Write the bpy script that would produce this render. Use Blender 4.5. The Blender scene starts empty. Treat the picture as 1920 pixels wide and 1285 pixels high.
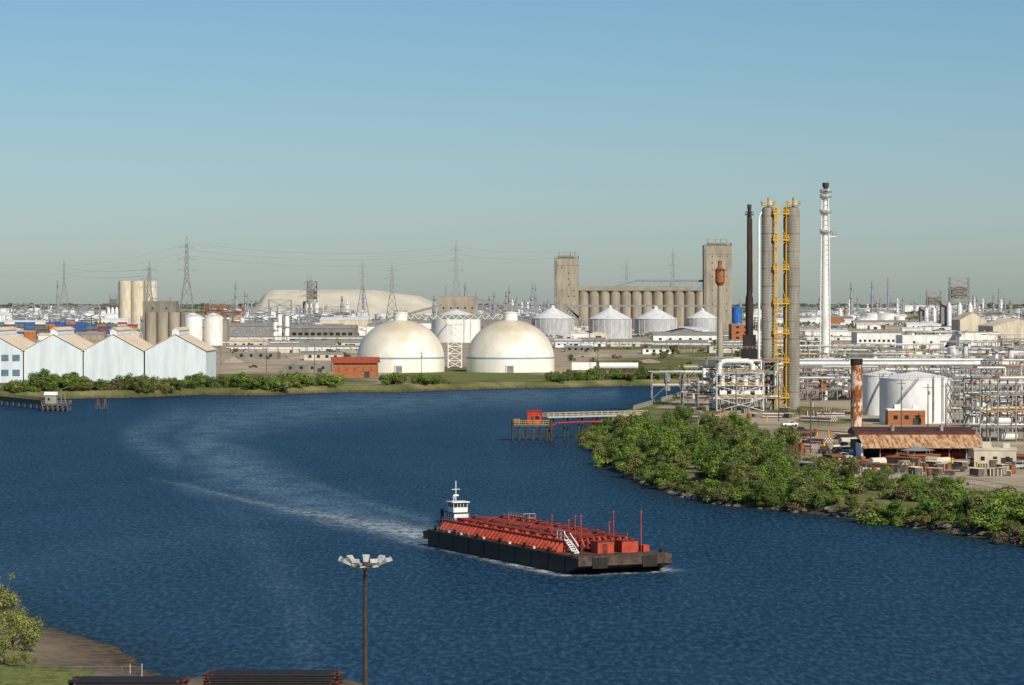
import bpy, math, random
import numpy as np
from mathutils import Vector, Matrix
R=random.Random(7)
F=5333.33; H=40.0; HY=568.0
def dist(py,z=3.0): return (H-z)*F/(py-HY)
def X(px,d): return (px-960)*d/F
def Z(py,d): return H-(py-HY)*d/F
def G(px,py,z=3.0):
    d=dist(py,z); return (X(px,d),d)
COL=bpy.context.scene.collection
# ---------------------------------------------------------------- materials
def mat(name,c1,c2=None,sc=.4,rough=.75,metal=0,st=(1,1,1),lo=.38,hi=.62,bump=0,rib=None,spec=.3,c3=None):
    m=bpy.data.materials.new(name); m.use_nodes=True
    n=m.node_tree.nodes; l=m.node_tree.links; b=n['Principled BSDF']
    b.inputs['Roughness'].default_value=rough; b.inputs['Metallic'].default_value=metal
    b.inputs['Specular IOR Level'].default_value=spec
    if c2 is None: c2=tuple(x*.72 for x in c1)
    tc=n.new('ShaderNodeTexCoord'); mp=n.new('ShaderNodeMapping'); mp.inputs['Scale'].default_value=[s*sc for s in st]
    oi=n.new('ShaderNodeObjectInfo'); mu=n.new('ShaderNodeMath'); mu.operation='MULTIPLY'; mu.inputs[1].default_value=60
    l.new(oi.outputs['Random'],mu.inputs[0]); l.new(mu.outputs[0],mp.inputs['Location'])
    l.new(tc.outputs['Object'],mp.inputs['Vector'])
    no=n.new('ShaderNodeTexNoise'); no.inputs['Scale'].default_value=1; no.inputs['Detail'].default_value=6; no.inputs['Roughness'].default_value=.65
    l.new(mp.outputs[0],no.inputs['Vector'])
    r=n.new('ShaderNodeValToRGB'); r.color_ramp.elements[0].position=lo; r.color_ramp.elements[1].position=hi
    r.color_ramp.elements[0].color=(*c2,1); r.color_ramp.elements[1].color=(*c1,1)
    if c3 is not None:
        e=r.color_ramp.elements.new((lo+hi)/2); e.color=(*c3,1)
    l.new(no.outputs['Fac'],r.inputs['Fac']); l.new(r.outputs[0],b.inputs['Base Color'])
    if rib:
        w=n.new('ShaderNodeTexWave'); w.bands_direction=rib[0]; w.inputs['Scale'].default_value=rib[1]; w.inputs['Distortion'].default_value=0
        l.new(tc.outputs['Object'],w.inputs['Vector'])
        bp=n.new('ShaderNodeBump'); bp.inputs['Strength'].default_value=.8; bp.inputs['Distance'].default_value=rib[2] if len(rib)>2 else .1
        l.new(w.outputs['Fac'],bp.inputs['Height']); l.new(bp.outputs[0],b.inputs['Normal'])
    elif bump:
        bp=n.new('ShaderNodeBump'); bp.inputs['Strength'].default_value=.7; bp.inputs['Distance'].default_value=bump
        l.new(no.outputs['Fac'],bp.inputs['Height']); l.new(bp.outputs[0],b.inputs['Normal'])
    return m
M={}
def dm(k,*a,**kw): M[k]=mat(k,*a,**kw)
dm('white_paint',(.78,.77,.73),(.55,.52,.46),st=(1,1,.2),sc=.3,lo=.3,hi=.5)
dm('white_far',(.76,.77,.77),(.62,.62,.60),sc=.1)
dm('white_clean',(.8,.8,.79),(.66,.65,.62),sc=.5,st=(1,1,.3))
dm('cream',(.64,.57,.45),(.47,.41,.32),st=(1,1,.25),sc=.2)
dm('concrete',(.36,.315,.245),(.25,.22,.17),st=(1,1,.25),sc=.15)
dm('concrete_dark',(.24,.215,.18),(.165,.15,.13),st=(1,1,.3),sc=.2)
dm('galvanized',(.60,.60,.60),(.42,.42,.43),st=(1,1,.3),sc=.3,rough=.5,metal=.1,rib=('Z',.8,.15))
dm('galv_roof',(.70,.70,.70),(.53,.53,.53),sc=.3,rough=.5)
dm('steel_grey',(.30,.30,.30),(.17,.165,.16),sc=.6)
dm('steel_haze_grey',(.27,.29,.32),(.21,.225,.25),sc=.1)  # pale blue-grey steel, distance haze mixed into the colour
dm('steel_dark',(.07,.06,.055),(.035,.03,.028),sc=.6)
dm('insulation',(.30,.275,.23),(.19,.17,.14),st=(1,1,.12),sc=.5,rib=('Z',.55,.08))
dm('crown_and_shade_dark',(.07,.05,.042),(.03,.024,.02),st=(1,1,.2),sc=.5)
dm('yellow_steel',(.72,.44,.05),(.52,.29,.04),sc=1)
dm('rust',(.34,.13,.04),(.16,.06,.03),st=(1,1,.3),sc=.7,c3=(.26,.09,.03))
dm('rust_black',(.04,.026,.02),(.016,.013,.012),st=(1,1,.3),sc=.4)
dm('rust_white',(.62,.50,.40),(.20,.065,.022),st=(1,1,.5),sc=.5,lo=.44,hi=.56,c3=(.36,.15,.06))
dm('barge_red',(.44,.066,.030),(.26,.036,.02),sc=.7,rough=.6,lo=.33,hi=.58)
dm('barge_red_dark',(.19,.034,.022),(.085,.02,.015),sc=.8)
dm('barge_hull',(.016,.013,.013),(.008,.007,.007),st=(1,1,.15),sc=.8,rough=.5,lo=.4,hi=.75)
dm('barge_deck',(.16,.055,.038),(.06,.03,.022),sc=.8)
dm('headlog',(.10,.066,.05),(.035,.025,.02),sc=.9)
dm('brick',(.40,.15,.06),(.28,.10,.04),sc=1.2)
dm('brick_roof',(.40,.09,.045),(.27,.055,.03),sc=.8)
dm('blue_siding',(.70,.76,.80),(.54,.60,.65),st=(1,1,.12),sc=.3,rib=('X',1.1,.06),lo=.3,hi=.6)
dm('blue_siding_dark',(.14,.24,.31),(.09,.14,.18),sc=.3)
dm('roof_tan',(.72,.60,.46),(.52,.37,.24),sc=.14,lo=.34,hi=.56,st=(.4,1.6,1))
dm('roof_rust',(.60,.40,.24),(.20,.08,.035),st=(3,.4,1),sc=.5,lo=.38,hi=.58,c3=(.46,.24,.11))
dm('roof_dark',(.11,.04,.03),(.06,.025,.02),sc=.4)
dm('roof_grey',(.34,.33,.30),(.22,.21,.19),sc=.2)
dm('glass',(.02,.025,.03),(.012,.016,.02),rough=.15,spec=.6)
dm('blue_paint',(.03,.14,.45),(.02,.10,.32),sc=.3)
dm('band_blue',(.24,.34,.46),(.20,.29,.40),sc=.3)
dm('timber',(.15,.12,.09),(.07,.055,.045),sc=1.2)
dm('red_paint',(.50,.05,.035),(.34,.03,.02),sc=1)
dm('pipe_black',(.010,.010,.011),(.02,.014,.012),sc=1.5,rough=.38,spec=.5)
dm('pipe_end',(.14,.045,.03),(.02,.012,.01),sc=2)
dm('pole_brown',(.06,.048,.04),(.035,.028,.024),sc=2)
dm('lamp_grey',(.46,.46,.44),(.33,.33,.31),sc=3)
dm('wire_grey',(.20,.20,.19),(.13,.13,.12),sc=3)
dm('rock',(.17,.145,.115),(.07,.06,.05),sc=1.2,bump=.2)
dm('bark',(.17,.12,.085),(.08,.06,.04),sc=2,st=(1,1,.3))
dm('leaf_green',(.20,.28,.038),(.045,.085,.015),sc=.25,rough=.6,lo=.34,hi=.64,c3=(.11,.175,.025))
dm('leaf_dark',(.13,.195,.032),(.032,.06,.013),sc=.3,rough=.6,lo=.34,hi=.64)
dm('leaf_olive',(.21,.215,.055),(.075,.085,.024),sc=.3,rough=.6,lo=.34,hi=.64)
dm('leaf_light',(.27,.29,.07),(.11,.13,.03),sc=.5,rough=.6,lo=.34,hi=.62)
dm('leaf_brown',(.19,.145,.08),(.08,.063,.036),sc=.5,rough=.7,lo=.36,hi=.64)
dm('leaf_haze_green',(.12,.14,.10),(.075,.09,.07),sc=.01)  # greyed foliage green with distance haze painted in
dm('hill_soil',(.60,.55,.44),(.50,.46,.35),sc=.015,c3=(.55,.50,.40))
dm('gravel_pad',(.38,.32,.24),(.26,.21,.155),sc=.3)
for k,c in dict(cont_red=(.38,.06,.04),cont_blue=(.04,.11,.33),cont_orange=(.5,.17,.05),cont_grey=(.45,.46,.46),cont_teal=(.07,.20,.24),cont_brown=(.24,.07,.05)).items():
    dm(k,c,tuple(x*.7 for x in c),sc=.3,rib=('X',1.5,.06))
def dome_mat():
    m=mat('dome_coating',(.84,.81,.73),(.70,.64,.52),sc=.14,st=(1,1,.35),lo=.3,hi=.6,rough=.42,spec=.5)
    n=m.node_tree.nodes; l=m.node_tree.links; b=n['Principled BSDF']
    tc=n.new('ShaderNodeTexCoord'); sp=n.new('ShaderNodeSeparateXYZ'); l.new(tc.outputs['Object'],sp.inputs[0])
    no=n.new('ShaderNodeTexNoise'); no.inputs['Scale'].default_value=.09; no.inputs['Detail'].default_value=5; l.new(tc.outputs['Object'],no.inputs['Vector'])
    ad=n.new('ShaderNodeMath'); ad.operation='MULTIPLY_ADD'; ad.inputs[1].default_value=26; l.new(no.outputs['Fac'],ad.inputs[0]); l.new(sp.outputs['Z'],ad.inputs[2])
    mr=n.new('ShaderNodeMapRange'); mr.inputs['From Min'].default_value=22; mr.inputs['From Max'].default_value=43; l.new(ad.outputs[0],mr.inputs['Value'])
    mx=n.new('ShaderNodeMix'); mx.data_type='RGBA'; mx.inputs['B'].default_value=(.50,.42,.29,1)
    src=b.inputs['Base Color'].links[0].from_socket
    l.new(mr.outputs[0],mx.inputs['Factor']); l.new(src,mx.inputs['A']); l.new(mx.outputs['Result'],b.inputs['Base Color'])
    return m
M['dome']=dome_mat()
# ---------------------------------------------------------------- mesh builder
class MB:
    def __init__(s): s.v=[];s.f=[];s.mi=[];s.ms=[]
    def _m(s,k):
        if k not in s.ms: s.ms.append(k)
        return s.ms.index(k)
    def add(s,vs,fs,k):
        o=len(s.v); i=s._m(k); s.v+= [tuple(a) for a in vs]
        for f in fs: s.f.append([a+o for a in f]); s.mi.append(i)
        return s
    def box(s,x0,x1,y0,y1,z0,z1,k):
        v=[(x0,y0,z0),(x1,y0,z0),(x1,y1,z0),(x0,y1,z0),(x0,y0,z1),(x1,y0,z1),(x1,y1,z1),(x0,y1,z1)]
        return s.add(v,[(0,3,2,1),(4,5,6,7),(0,1,5,4),(1,2,6,5),(2,3,7,6),(3,0,4,7)],k)
    def lathe(s,x,y,prof,k,n=24,cap=True):
        vs=[];fs=[]
        for r,z in prof:
            for i in range(n):
                a=2*math.pi*i/n; vs.append((x+r*math.cos(a),y+r*math.sin(a),z))
        for j in range(len(prof)-1):
            for i in range(n):
                a=j*n+i;b=j*n+(i+1)%n; fs.append((a,b,b+n,a+n))
        if cap:
            if prof[-1][0]>.01: fs.append(tuple(range((len(prof)-1)*n,len(prof)*n)))
            if prof[0][0]>.01: fs.append(tuple(reversed(range(n))))
        return s.add(vs,fs,k)
    def cyl(s,x,y,z0,z1,r,k,r2=None,n=16): return s.lathe(x,y,[(r,z0),(r if r2 is None else r2,z1)],k,n)
    def tube(s,pts,r,k,n=8,r2=None):
        for i in range(len(pts)-1):
            p=Vector(pts[i]);q=Vector(pts[i+1]);d=q-p
            if d.length<1e-4: continue
            d.normalize(); u=d.cross(Vector((0,0,1)) if abs(d.z)<.95 else Vector((1,0,0))).normalized(); w=d.cross(u)
            ra=r; rb=r
            if r2 is not None:
                T=len(pts)-1; ra=r+(r2-r)*i/T; rb=r+(r2-r)*(i+1)/T
            vs=[];fs=[]
            for pp,rr in((p,ra),(q,rb)):
                for j in range(n):
                    a=2*math.pi*(j+.5)/n; vs.append(pp+u*math.cos(a)*rr+w*math.sin(a)*rr)
            for j in range(n): fs.append((j,(j+1)%n,n+(j+1)%n,n+j))
            fs.append(tuple(reversed(range(n)))); fs.append(tuple(range(n,2*n)))
            s.add(vs,fs,k)
        return s
    def beam(s,p,q,w,k): return s.tube([p,q],w*.707,k,n=4)
    def prism(s,prof,a0,a1,k,axis='y'):
        n=len(prof)
        if axis=='y': vs=[(p[0],a0,p[1]) for p in prof]+[(p[0],a1,p[1]) for p in prof]
        else: vs=[(a0,p[0],p[1]) for p in prof]+[(a1,p[0],p[1]) for p in prof]
        fs=[tuple(range(n)),tuple(reversed(range(n,2*n)))]
        for i in range(n): j=(i+1)%n; fs.append((i,i+n,j+n,j))
        return s.add(vs,fs,k)
    def rail(s,pts,h,k,w=.08,step=2.5):
        for i in range(len(pts)-1):
            p=Vector(pts[i]);q=Vector(pts[i+1]); n=max(1,int((q-p).length/step))
            for t in (1,.5): s.beam(p+Vector((0,0,h*t)),q+Vector((0,0,h*t)),w,k)
            for j in range(n+1):
                a=p.lerp(q,j/n); s.beam(a,a+Vector((0,0,h)),w,k)
        return s
    def mesh(s,name):
        me=bpy.data.meshes.new(name); me.from_pydata(s.v,[],s.f)
        for k in s.ms: me.materials.append(M[k])
        me.polygons.foreach_set('material_index',s.mi)
        me.polygons.foreach_set('use_smooth',[True]*len(s.f)); me.update()
        try: me.set_sharp_from_angle(angle=math.radians(32))
        except Exception: pass
        return me
def mobj(name,mb,loc=(0,0,0),rz=0,parent=None,label=None):
    me=mb.mesh(name) if isinstance(mb,MB) else mb
    o=bpy.data.objects.new(name,me); o.location=loc; o.rotation_euler=(0,0,rz); COL.objects.link(o)
    if parent: o.parent=parent
    if label: o['label']=label
    return o
def thing(name,loc,parts,label,cat,rz=0,group=None):
    if isinstance(parts,MB): r=mobj(name,parts,loc,rz)
    else:
        r=bpy.data.objects.new(name,None); r.empty_display_size=1; COL.objects.link(r); r.location=loc; r.rotation_euler=(0,0,rz)
        for p in parts: mobj(p[0],p[1],p[2] if len(p)>2 else (0,0,0),0,r)
    r['label']=label; r['category']=cat
    if group: r['group']=group
    return r
def dup(root,loc,rz=0,sc=1,label=None):
    n=root.copy(); COL.objects.link(n); n.location=loc; n.rotation_euler=(0,0,rz)
    n.scale=(sc,sc,sc) if not isinstance(sc,tuple) else sc
    if label: n['label']=label
    def rec(a,b):
        for c in a.children:
            k=c.copy(); COL.objects.link(k); k.parent=b; rec(c,k)
    if root.children: rec(root,n)
    return n
# ---------------------------------------------------------------- camera, light, sky
sc=bpy.context.scene
cam=bpy.data.cameras.new('camera'); co=bpy.data.objects.new('camera',cam); COL.objects.link(co)
co.location=(0,0,H); co.rotation_euler=(math.pi/2,0,0); cam.lens=100; cam.sensor_width=36; cam.shift_y=-(642.5-HY)/1920
cam.clip_start=1; cam.clip_end=200000; sc.camera=co
EL=math.radians(36); sd=Vector((.50,-.86,0)).normalized()*math.cos(EL)+Vector((0,0,math.sin(EL)))
sl=bpy.data.lights.new('sun','SUN'); sl.energy=4.8; sl.angle=math.radians(.5); sl.color=(1,.92,.78)
so=bpy.data.objects.new('sun',sl); COL.objects.link(so); so.location=(0,0,300); so.rotation_euler=sd.to_track_quat('Z','Y').to_euler()
w=bpy.data.worlds.new('World'); sc.world=w; w.use_nodes=True; nt=w.node_tree; bg=nt.nodes['Background']
sk=nt.nodes.new('ShaderNodeTexSky'); sk.sky_type='NISHITA'; sk.sun_disc=False; sk.sun_elevation=EL; sk.sun_rotation=math.atan2(sd.x,sd.y)
sk.air_density=1.0; sk.dust_density=.5; sk.ozone_density=3.0; sk.altitude=0
tcw=nt.nodes.new('ShaderNodeTexCoord'); spw=nt.nodes.new('ShaderNodeSeparateXYZ'); nt.links.new(tcw.outputs['Generated'],spw.inputs[0])
mrw=nt.nodes.new('ShaderNodeMapRange'); mrw.inputs['From Min'].default_value=0; mrw.inputs['From Max'].default_value=.12; mrw.interpolation_type='SMOOTHSTEP'; nt.links.new(spw.outputs['Z'],mrw.inputs['Value'])
tw=nt.nodes.new('ShaderNodeMix'); tw.data_type='RGBA'; tw.inputs['A'].default_value=(.79,.91,1.08,1); tw.inputs['B'].default_value=(.68,.89,1.02,1); nt.links.new(mrw.outputs[0],tw.inputs['Factor'])
tn_=nt.nodes.new('ShaderNodeMix'); tn_.data_type='RGBA'; tn_.blend_type='MULTIPLY'; tn_.inputs['Factor'].default_value=1; nt.links.new(tw.outputs['Result'],tn_.inputs['B'])
nt.links.new(sk.outputs[0],tn_.inputs['A']); nt.links.new(tn_.outputs['Result'],bg.inputs['Color']); bg.inputs['Strength'].default_value=.08
sc.view_settings.view_transform='Standard'; sc.view_settings.look='None'; sc.view_settings.exposure=0
# ---------------------------------------------------------------- channel outline (waterline)
chan_px=[(-1500,755),(-300,752),(0,749),(120,748),(250,746),(370,741),(500,742),(560,739),(650,736),(750,736),(850,732),(950,729),(1050,728),(1150,725),(1270,723),(1312,722),
 (1290,736),(1240,752),(1180,772),(1110,795),(1086,812),(1088,828),(1132,858),(1148,880),(1205,908),(1290,936),(1350,947),(1450,956),(1560,967),(1700,988),(1800,1003),(1920,1022),(2300,1075),(2900,1250),(3300,1600),
 (3000,2200),(1300,1900),(900,1420),(770,1312),(340,1312),(300,1268),(262,1246),(232,1218),(165,1196),(85,1174),(40,1145),(-60,1115),(-400,1080),(-1500,1050)]
chan=np.array([G(a,b,0) for a,b in chan_px])
def sdist(P):
    P=np.asarray(P,float); best=np.full(len(P),1e18); ins=np.zeros(len(P),bool); n=len(chan)
    for i in range(n):
        a=chan[i]; b=chan[(i+1)%n]; e=b-a; t=np.clip(((P-a)@e)/(e@e),0,1)
        q=a+t[:,None]*e; best=np.minimum(best,((P-q)**2).sum(1))
        c=((a[1]>P[:,1])!=(b[1]>P[:,1])); 
        with np.errstate(divide='ignore',invalid='ignore'):
            xi=(b[0]-a[0])*(P[:,1]-a[1])/(b[1]-a[1])+a[0]
        ins^=(c&(P[:,0]<xi))
    d=np.sqrt(best); return np.where(ins,-d,d)
def wob(x,y,s,seed=0):
    r=np.random.RandomState(seed); o=0
    for k in range(6):
        a=r.uniform(0,6.28); f=s*(1.0+k*.7); o=o+np.sin(x*math.cos(a)*f+y*math.sin(a)*f+r.uniform(0,6.28))/(1+k*.5)
    return o/3
def height(x,y,s):
    s=s+wob(x,y,.35,3)*1.2*(y>420)+wob(x,y,.5,5)*.8*(y<=420)
    slope=np.where((y<440)&(x<-25),.1+.5*np.clip((292-y)/8,0,1),.45)
    slope=np.where(s<0,.4,slope)
    return np.clip(s*slope,-3,3.0)+np.clip(s,0,1)*wob(x,y,.06,9)*.08
def gz(x,y):
    p=np.array([[x,y]]); return float(height(p[:,0],p[:,1],sdist(p))[0])
rows=np.concatenate([np.linspace(90,1500,560),1500*np.geomspace(1.003,50,130)])
cols=np.concatenate([-np.geomspace(3,.26,24),np.linspace(-.25,.25,330),np.geomspace(.26,3,24)])
UU,DD=np.meshgrid(cols,rows); XX=(UU*DD).ravel(); YY=DD.ravel()
S=sdist(np.stack([XX,YY],1)); ZZ=height(XX,YY,S)
def grid(name,x,y,z,nr,nc,keep=None):
    me=bpy.data.meshes.new(name); v=np.stack([x,y,z],1)
    i=np.arange(nr*nc).reshape(nr,nc); q=np.stack([i[:-1,:-1],i[:-1,1:],i[1:,1:],i[1:,:-1]],-1).reshape(-1,4)
    if keep is not None: q=q[keep[q].any(1)]
    me.from_pydata(v.tolist(),[],q.tolist()); me.polygons.foreach_set('use_smooth',[True]*len(q)); me.update()
    return me
gme=grid('ground',XX,YY,ZZ,len(rows),len(cols))
px=960+XX/YY*F; py=HY+(H-3)*F/YY
def blob(cx,cy,rx,ry): return np.clip(1.6-np.sqrt(((px-cx)/rx)**2+((py-cy)/ry)**2)*1.2,0,1)
green=np.zeros_like(px)
for b,amp in [((1000,712,290,10),1),((880,700,130,12),1),((1240,685,160,18),.8),((1480,664,260,8),.8),((300,715,420,16),1),((1250,860,260,60),1),((1750,965,420,50),1),((1500,770,90,10),.8),((1550,790,60,8),.8),((600,655,60,5),.6),((1180,652,200,5),.7)]:
    green=np.maximum(green,amp*blob(*b))
green=np.maximum(green,np.clip((600-py)/14,0,.3)); green=np.maximum(green,((S<14)&(YY>1000))*.7); green=np.maximum(green,((S<40)&(YY<1000)&(YY>430)&(XX>10))*.9)
wet=np.clip(1-S/np.where(YY<450,30,3.5),0,1)
nl_=np.clip((py-1210-(px*.16))/14,0,1)*np.clip((190-px)/30,0,1)*(YY<450)
green=np.maximum(green,nl_*1.2); wet=wet*(1-nl_)
lawn=np.maximum(nl_,blob(890,704,110,9)*(YY>1000)*.8)
for nm,a in (('green',green),('wet',wet),('lawn',lawn)):
    at=gme.attributes.new(nm,'FLOAT','POINT'); at.data.foreach_set('value',a.astype(np.float32))
gm=bpy.data.materials.new('ground_soil'); gm.use_nodes=True; n=gm.node_tree.nodes; l=gm.node_tree.links; b=n['Principled BSDF']; b.inputs['Roughness'].default_value=.95; b.inputs['Specular IOR Level'].default_value=.1
tc=n.new('ShaderNodeTexCoord')
def noi(sc_,det=6):
    o=n.new('ShaderNodeTexNoise'); o.inputs['Scale'].default_value=sc_; o.inputs['Detail'].default_value=det; o.inputs['Roughness'].default_value=.65; l.new(tc.outputs['Object'],o.inputs['Vector']); return o.outputs['Fac']
def ramp(src,stops):
    r=n.new('ShaderNodeValToRGB'); e=r.color_ramp.elements; e[0].position=stops[0][0]; e[0].color=(*stops[0][1],1); e[1].position=stops[-1][0]; e[1].color=(*stops[-1][1],1)
    for p,c in stops[1:-1]: k=e.new(p); k.color=(*c,1)
    l.new(src,r.inputs[0]); return r.outputs[0]
def mix(f,a,bb):
    m=n.new('ShaderNodeMix'); m.data_type='RGBA'
    if hasattr(f,'links'): l.new(f,m.inputs['Factor'])
    else: m.inputs['Factor'].default_value=f
    l.new(a,m.inputs['A']); l.new(bb,m.inputs['B']); return m.outputs['Result']
def math_(op,a,bv):
    m=n.new('ShaderNodeMath'); m.operation=op; m.use_clamp=True; l.new(a,m.inputs[0])
    if hasattr(bv,'links'): l.new(bv,m.inputs[1])
    else: m.inputs[1].default_value=bv
    return m.outputs[0]
def attr(nm):
    a=n.new('ShaderNodeAttribute'); a.attribute_name=nm; return a.outputs['Fac']
soil=ramp(noi(.03),[(.35,(.24,.18,.12)),(.5,(.39,.31,.215)),(.65,(.50,.415,.30))])
soil=mix(ramp(noi(.4),[(.4,(0,0,0)),(.7,(.6,.6,.6))]),soil,ramp(noi(1.5),[(.4,(.17,.135,.09)),(.6,(.42,.35,.25))]))
grass=ramp(noi(.06),[(.35,(.075,.09,.03)),(.5,(.15,.15,.055)),(.62,(.26,.215,.11))])
grass=mix(ramp(noi(.8),[(.4,(0,0,0)),(.6,(.5,.5,.5))]),grass,ramp(noi(2.),[(.4,(.045,.06,.018)),(.6,(.17,.19,.055))]))
gf=n.new('ShaderNodeMath'); gf.operation='ADD'; l.new(attr('green'),gf.inputs[0]); l.new(noi(.05),gf.inputs[1])
gfac=n.new('ShaderNodeMapRange'); gfac.inputs['From Min'].default_value=.78; gfac.inputs['From Max'].default_value=1.05; l.new(gf.outputs[0],gfac.inputs['Value'])
c=mix(gfac.outputs[0],soil,grass)
c=mix(attr('lawn'),c,ramp(noi(1.2),[(.38,(.08,.10,.03)),(.6,(.20,.215,.06))]))
mud=ramp(noi(.7),[(.4,(.03,.022,.017)),(.6,(.12,.085,.055))])
c=mix(attr('wet'),c,mud); l.new(c,b.inputs['Base Color'])
bp=n.new('ShaderNodeBump'); bp.inputs['Distance'].default_value=.25; bp.inputs['Strength'].default_value=.6; l.new(noi(1.2),bp.inputs['Height']); l.new(bp.outputs[0],b.inputs['Normal'])
gme.materials.append(gm); go=bpy.data.objects.new('ground',gme); COL.objects.link(go); go['kind']='structure'; go['label']='tan industrial ground with grassy banks beside the channel'
# water
wme=grid('water',XX,YY,np.zeros_like(XX),len(rows),len(cols),keep=(S<12))
pw=HY+H*F/YY
def pdist(line):
    P=np.stack([px,pw*1.0],1); best=np.full(len(P),1e9); along=np.zeros(len(P)); 
    for i in range(len(line)-1):
        a=np.array(line[i],float);bb=np.array(line[i+1],float);e=bb-a;t=np.clip(((P-a)@e)/(e@e),0,1);q=a+t[:,None]*e
        dd=np.sqrt((((P-q))**2).sum(1)); m=dd<best; best=np.where(m,dd,best); along=np.where(m,(i+t)/(len(line)-1),along)
    return best,along
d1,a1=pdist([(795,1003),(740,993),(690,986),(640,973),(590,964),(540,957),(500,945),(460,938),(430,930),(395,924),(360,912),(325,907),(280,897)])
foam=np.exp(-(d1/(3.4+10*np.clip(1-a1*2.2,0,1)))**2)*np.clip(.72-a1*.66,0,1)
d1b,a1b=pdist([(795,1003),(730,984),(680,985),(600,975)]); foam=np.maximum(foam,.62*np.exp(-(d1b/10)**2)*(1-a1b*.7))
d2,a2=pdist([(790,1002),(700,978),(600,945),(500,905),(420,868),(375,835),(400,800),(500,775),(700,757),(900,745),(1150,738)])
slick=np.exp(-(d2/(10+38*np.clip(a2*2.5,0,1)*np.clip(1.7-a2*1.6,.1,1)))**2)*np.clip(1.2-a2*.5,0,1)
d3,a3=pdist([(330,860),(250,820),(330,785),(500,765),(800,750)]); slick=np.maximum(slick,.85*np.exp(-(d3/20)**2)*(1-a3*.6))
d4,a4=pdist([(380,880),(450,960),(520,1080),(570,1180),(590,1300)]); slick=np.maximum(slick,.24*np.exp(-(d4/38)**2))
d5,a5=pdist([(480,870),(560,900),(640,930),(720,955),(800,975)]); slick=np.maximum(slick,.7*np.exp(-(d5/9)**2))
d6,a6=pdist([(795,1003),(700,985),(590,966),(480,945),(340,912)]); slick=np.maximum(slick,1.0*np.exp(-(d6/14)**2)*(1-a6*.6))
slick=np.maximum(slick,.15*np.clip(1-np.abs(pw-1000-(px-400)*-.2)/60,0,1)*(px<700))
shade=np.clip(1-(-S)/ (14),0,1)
BA=math.atan2(-.91,.41); bc=np.array([4.9,445.5]); ux=np.array([math.cos(BA),math.sin(BA)]); uy=np.array([-ux[1],ux[0]])
lx=(XX-bc[0])*ux[0]+(YY-bc[1])*ux[1]; ly=(XX-bc[0])*uy[0]+(YY-bc[1])*uy[1]
edge=np.maximum(np.abs(ly)-7.7,np.maximum(lx-25.5,-lx-40))
bowf=np.exp(-(np.clip(edge,0,99)/2.0)**2)*np.clip((lx+12)/25,.22,1)*(edge>-3.5)
sternf=np.exp(-((lx+46)/8)**2-(ly/5.5)**2)*1.1
foam=np.maximum(foam,np.maximum(bowf*1.5,sternf))
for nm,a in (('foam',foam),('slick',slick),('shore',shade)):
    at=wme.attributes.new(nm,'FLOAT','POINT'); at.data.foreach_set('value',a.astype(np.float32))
wm=bpy.data.materials.new('water_surface'); wm.use_nodes=True; n=wm.node_tree.nodes; l=wm.node_tree.links
for k in list(n): 
    if k.type!='OUTPUT_MATERIAL': n.remove(k)
out=[k for k in n if k.type=='OUTPUT_MATERIAL'][0]
tc=n.new('ShaderNodeTexCoord')
def noim(scale,stretch,det=4,rough=.6,rot=0):
    mp=n.new('ShaderNodeMapping'); mp.inputs['Scale'].default_value=stretch; mp.inputs['Rotation'].default_value=(0,0,rot); l.new(tc.outputs['Object'],mp.inputs[0])
    o=n.new('ShaderNodeTexNoise'); o.inputs['Scale'].default_value=scale; o.inputs['Detail'].default_value=det; o.inputs['Roughness'].default_value=rough; l.new(mp.outputs[0],o.inputs['Vector']); return o.outputs['Fac']
rip=noim(1.3,(1,.28,1),3,.6,.12); rip2=noim(.6,(1,.35,1),5,.7,-.25); big=noim(.02,(1,.35,1),4); mid=noim(.09,(1,.3,1),4,.6,-.2)
deep=ramp(rip,[(.38,(.001,.006,.016)),(.5,(.0085,.030,.062)),(.60,(.050,.115,.185))])
dp2=ramp(rip2,[(.38,(.002,.011,.026)),(.62,(.026,.074,.130))])
midc=ramp(mid,[(.35,(.004,.019,.042)),(.65,(.017,.054,.10))])
c=mix(.33,deep,dp2); c=mix(.25,c,midc)
dk=ramp(big,[(.35,(.004,.018,.038)),(.65,(.018,.056,.104))]); c=mix(.25,c,dk)
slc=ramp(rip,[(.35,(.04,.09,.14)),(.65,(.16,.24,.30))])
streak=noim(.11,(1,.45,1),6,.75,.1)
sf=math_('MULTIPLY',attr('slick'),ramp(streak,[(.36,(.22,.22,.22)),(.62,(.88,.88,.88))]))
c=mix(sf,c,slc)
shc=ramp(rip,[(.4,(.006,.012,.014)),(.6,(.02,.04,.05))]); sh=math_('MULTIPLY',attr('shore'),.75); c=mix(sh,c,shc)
ff=n.new('ShaderNodeMath'); ff.operation='MULTIPLY'; ff.use_clamp=True; fn=ramp(noim(.55,(1,.5,1),6,.85),[(.44,(0,0,0)),(.60,(1.2,1.2,1.2))]); l.new(attr('foam'),ff.inputs[0]); l.new(fn,ff.inputs[1])
fc=n.new('ShaderNodeRGB'); fc.outputs[0].default_value=(.56,.56,.53,1)
c=mix(ff.outputs[0],c,fc.outputs[0])
di=n.new('ShaderNodeBsdfDiffuse'); l.new(c,di.inputs['Color'])
gl=n.new('ShaderNodeBsdfGlossy'); gl.inputs['Roughness'].default_value=.2; gl.inputs['Color'].default_value=(.6,.8,1,1)
bp=n.new('ShaderNodeBump'); bp.inputs['Distance'].default_value=.6; bp.inputs['Strength'].default_value=1; l.new(rip,bp.inputs['Height']); l.new(bp.outputs[0],gl.inputs['Normal']); 
ms=n.new('ShaderNodeMixShader'); ms.inputs[0].default_value=.10; l.new(di.outputs[0],ms.inputs[1]); l.new(gl.outputs[0],ms.inputs[2]); l.new(ms.outputs[0],out.inputs['Surface'])
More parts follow.
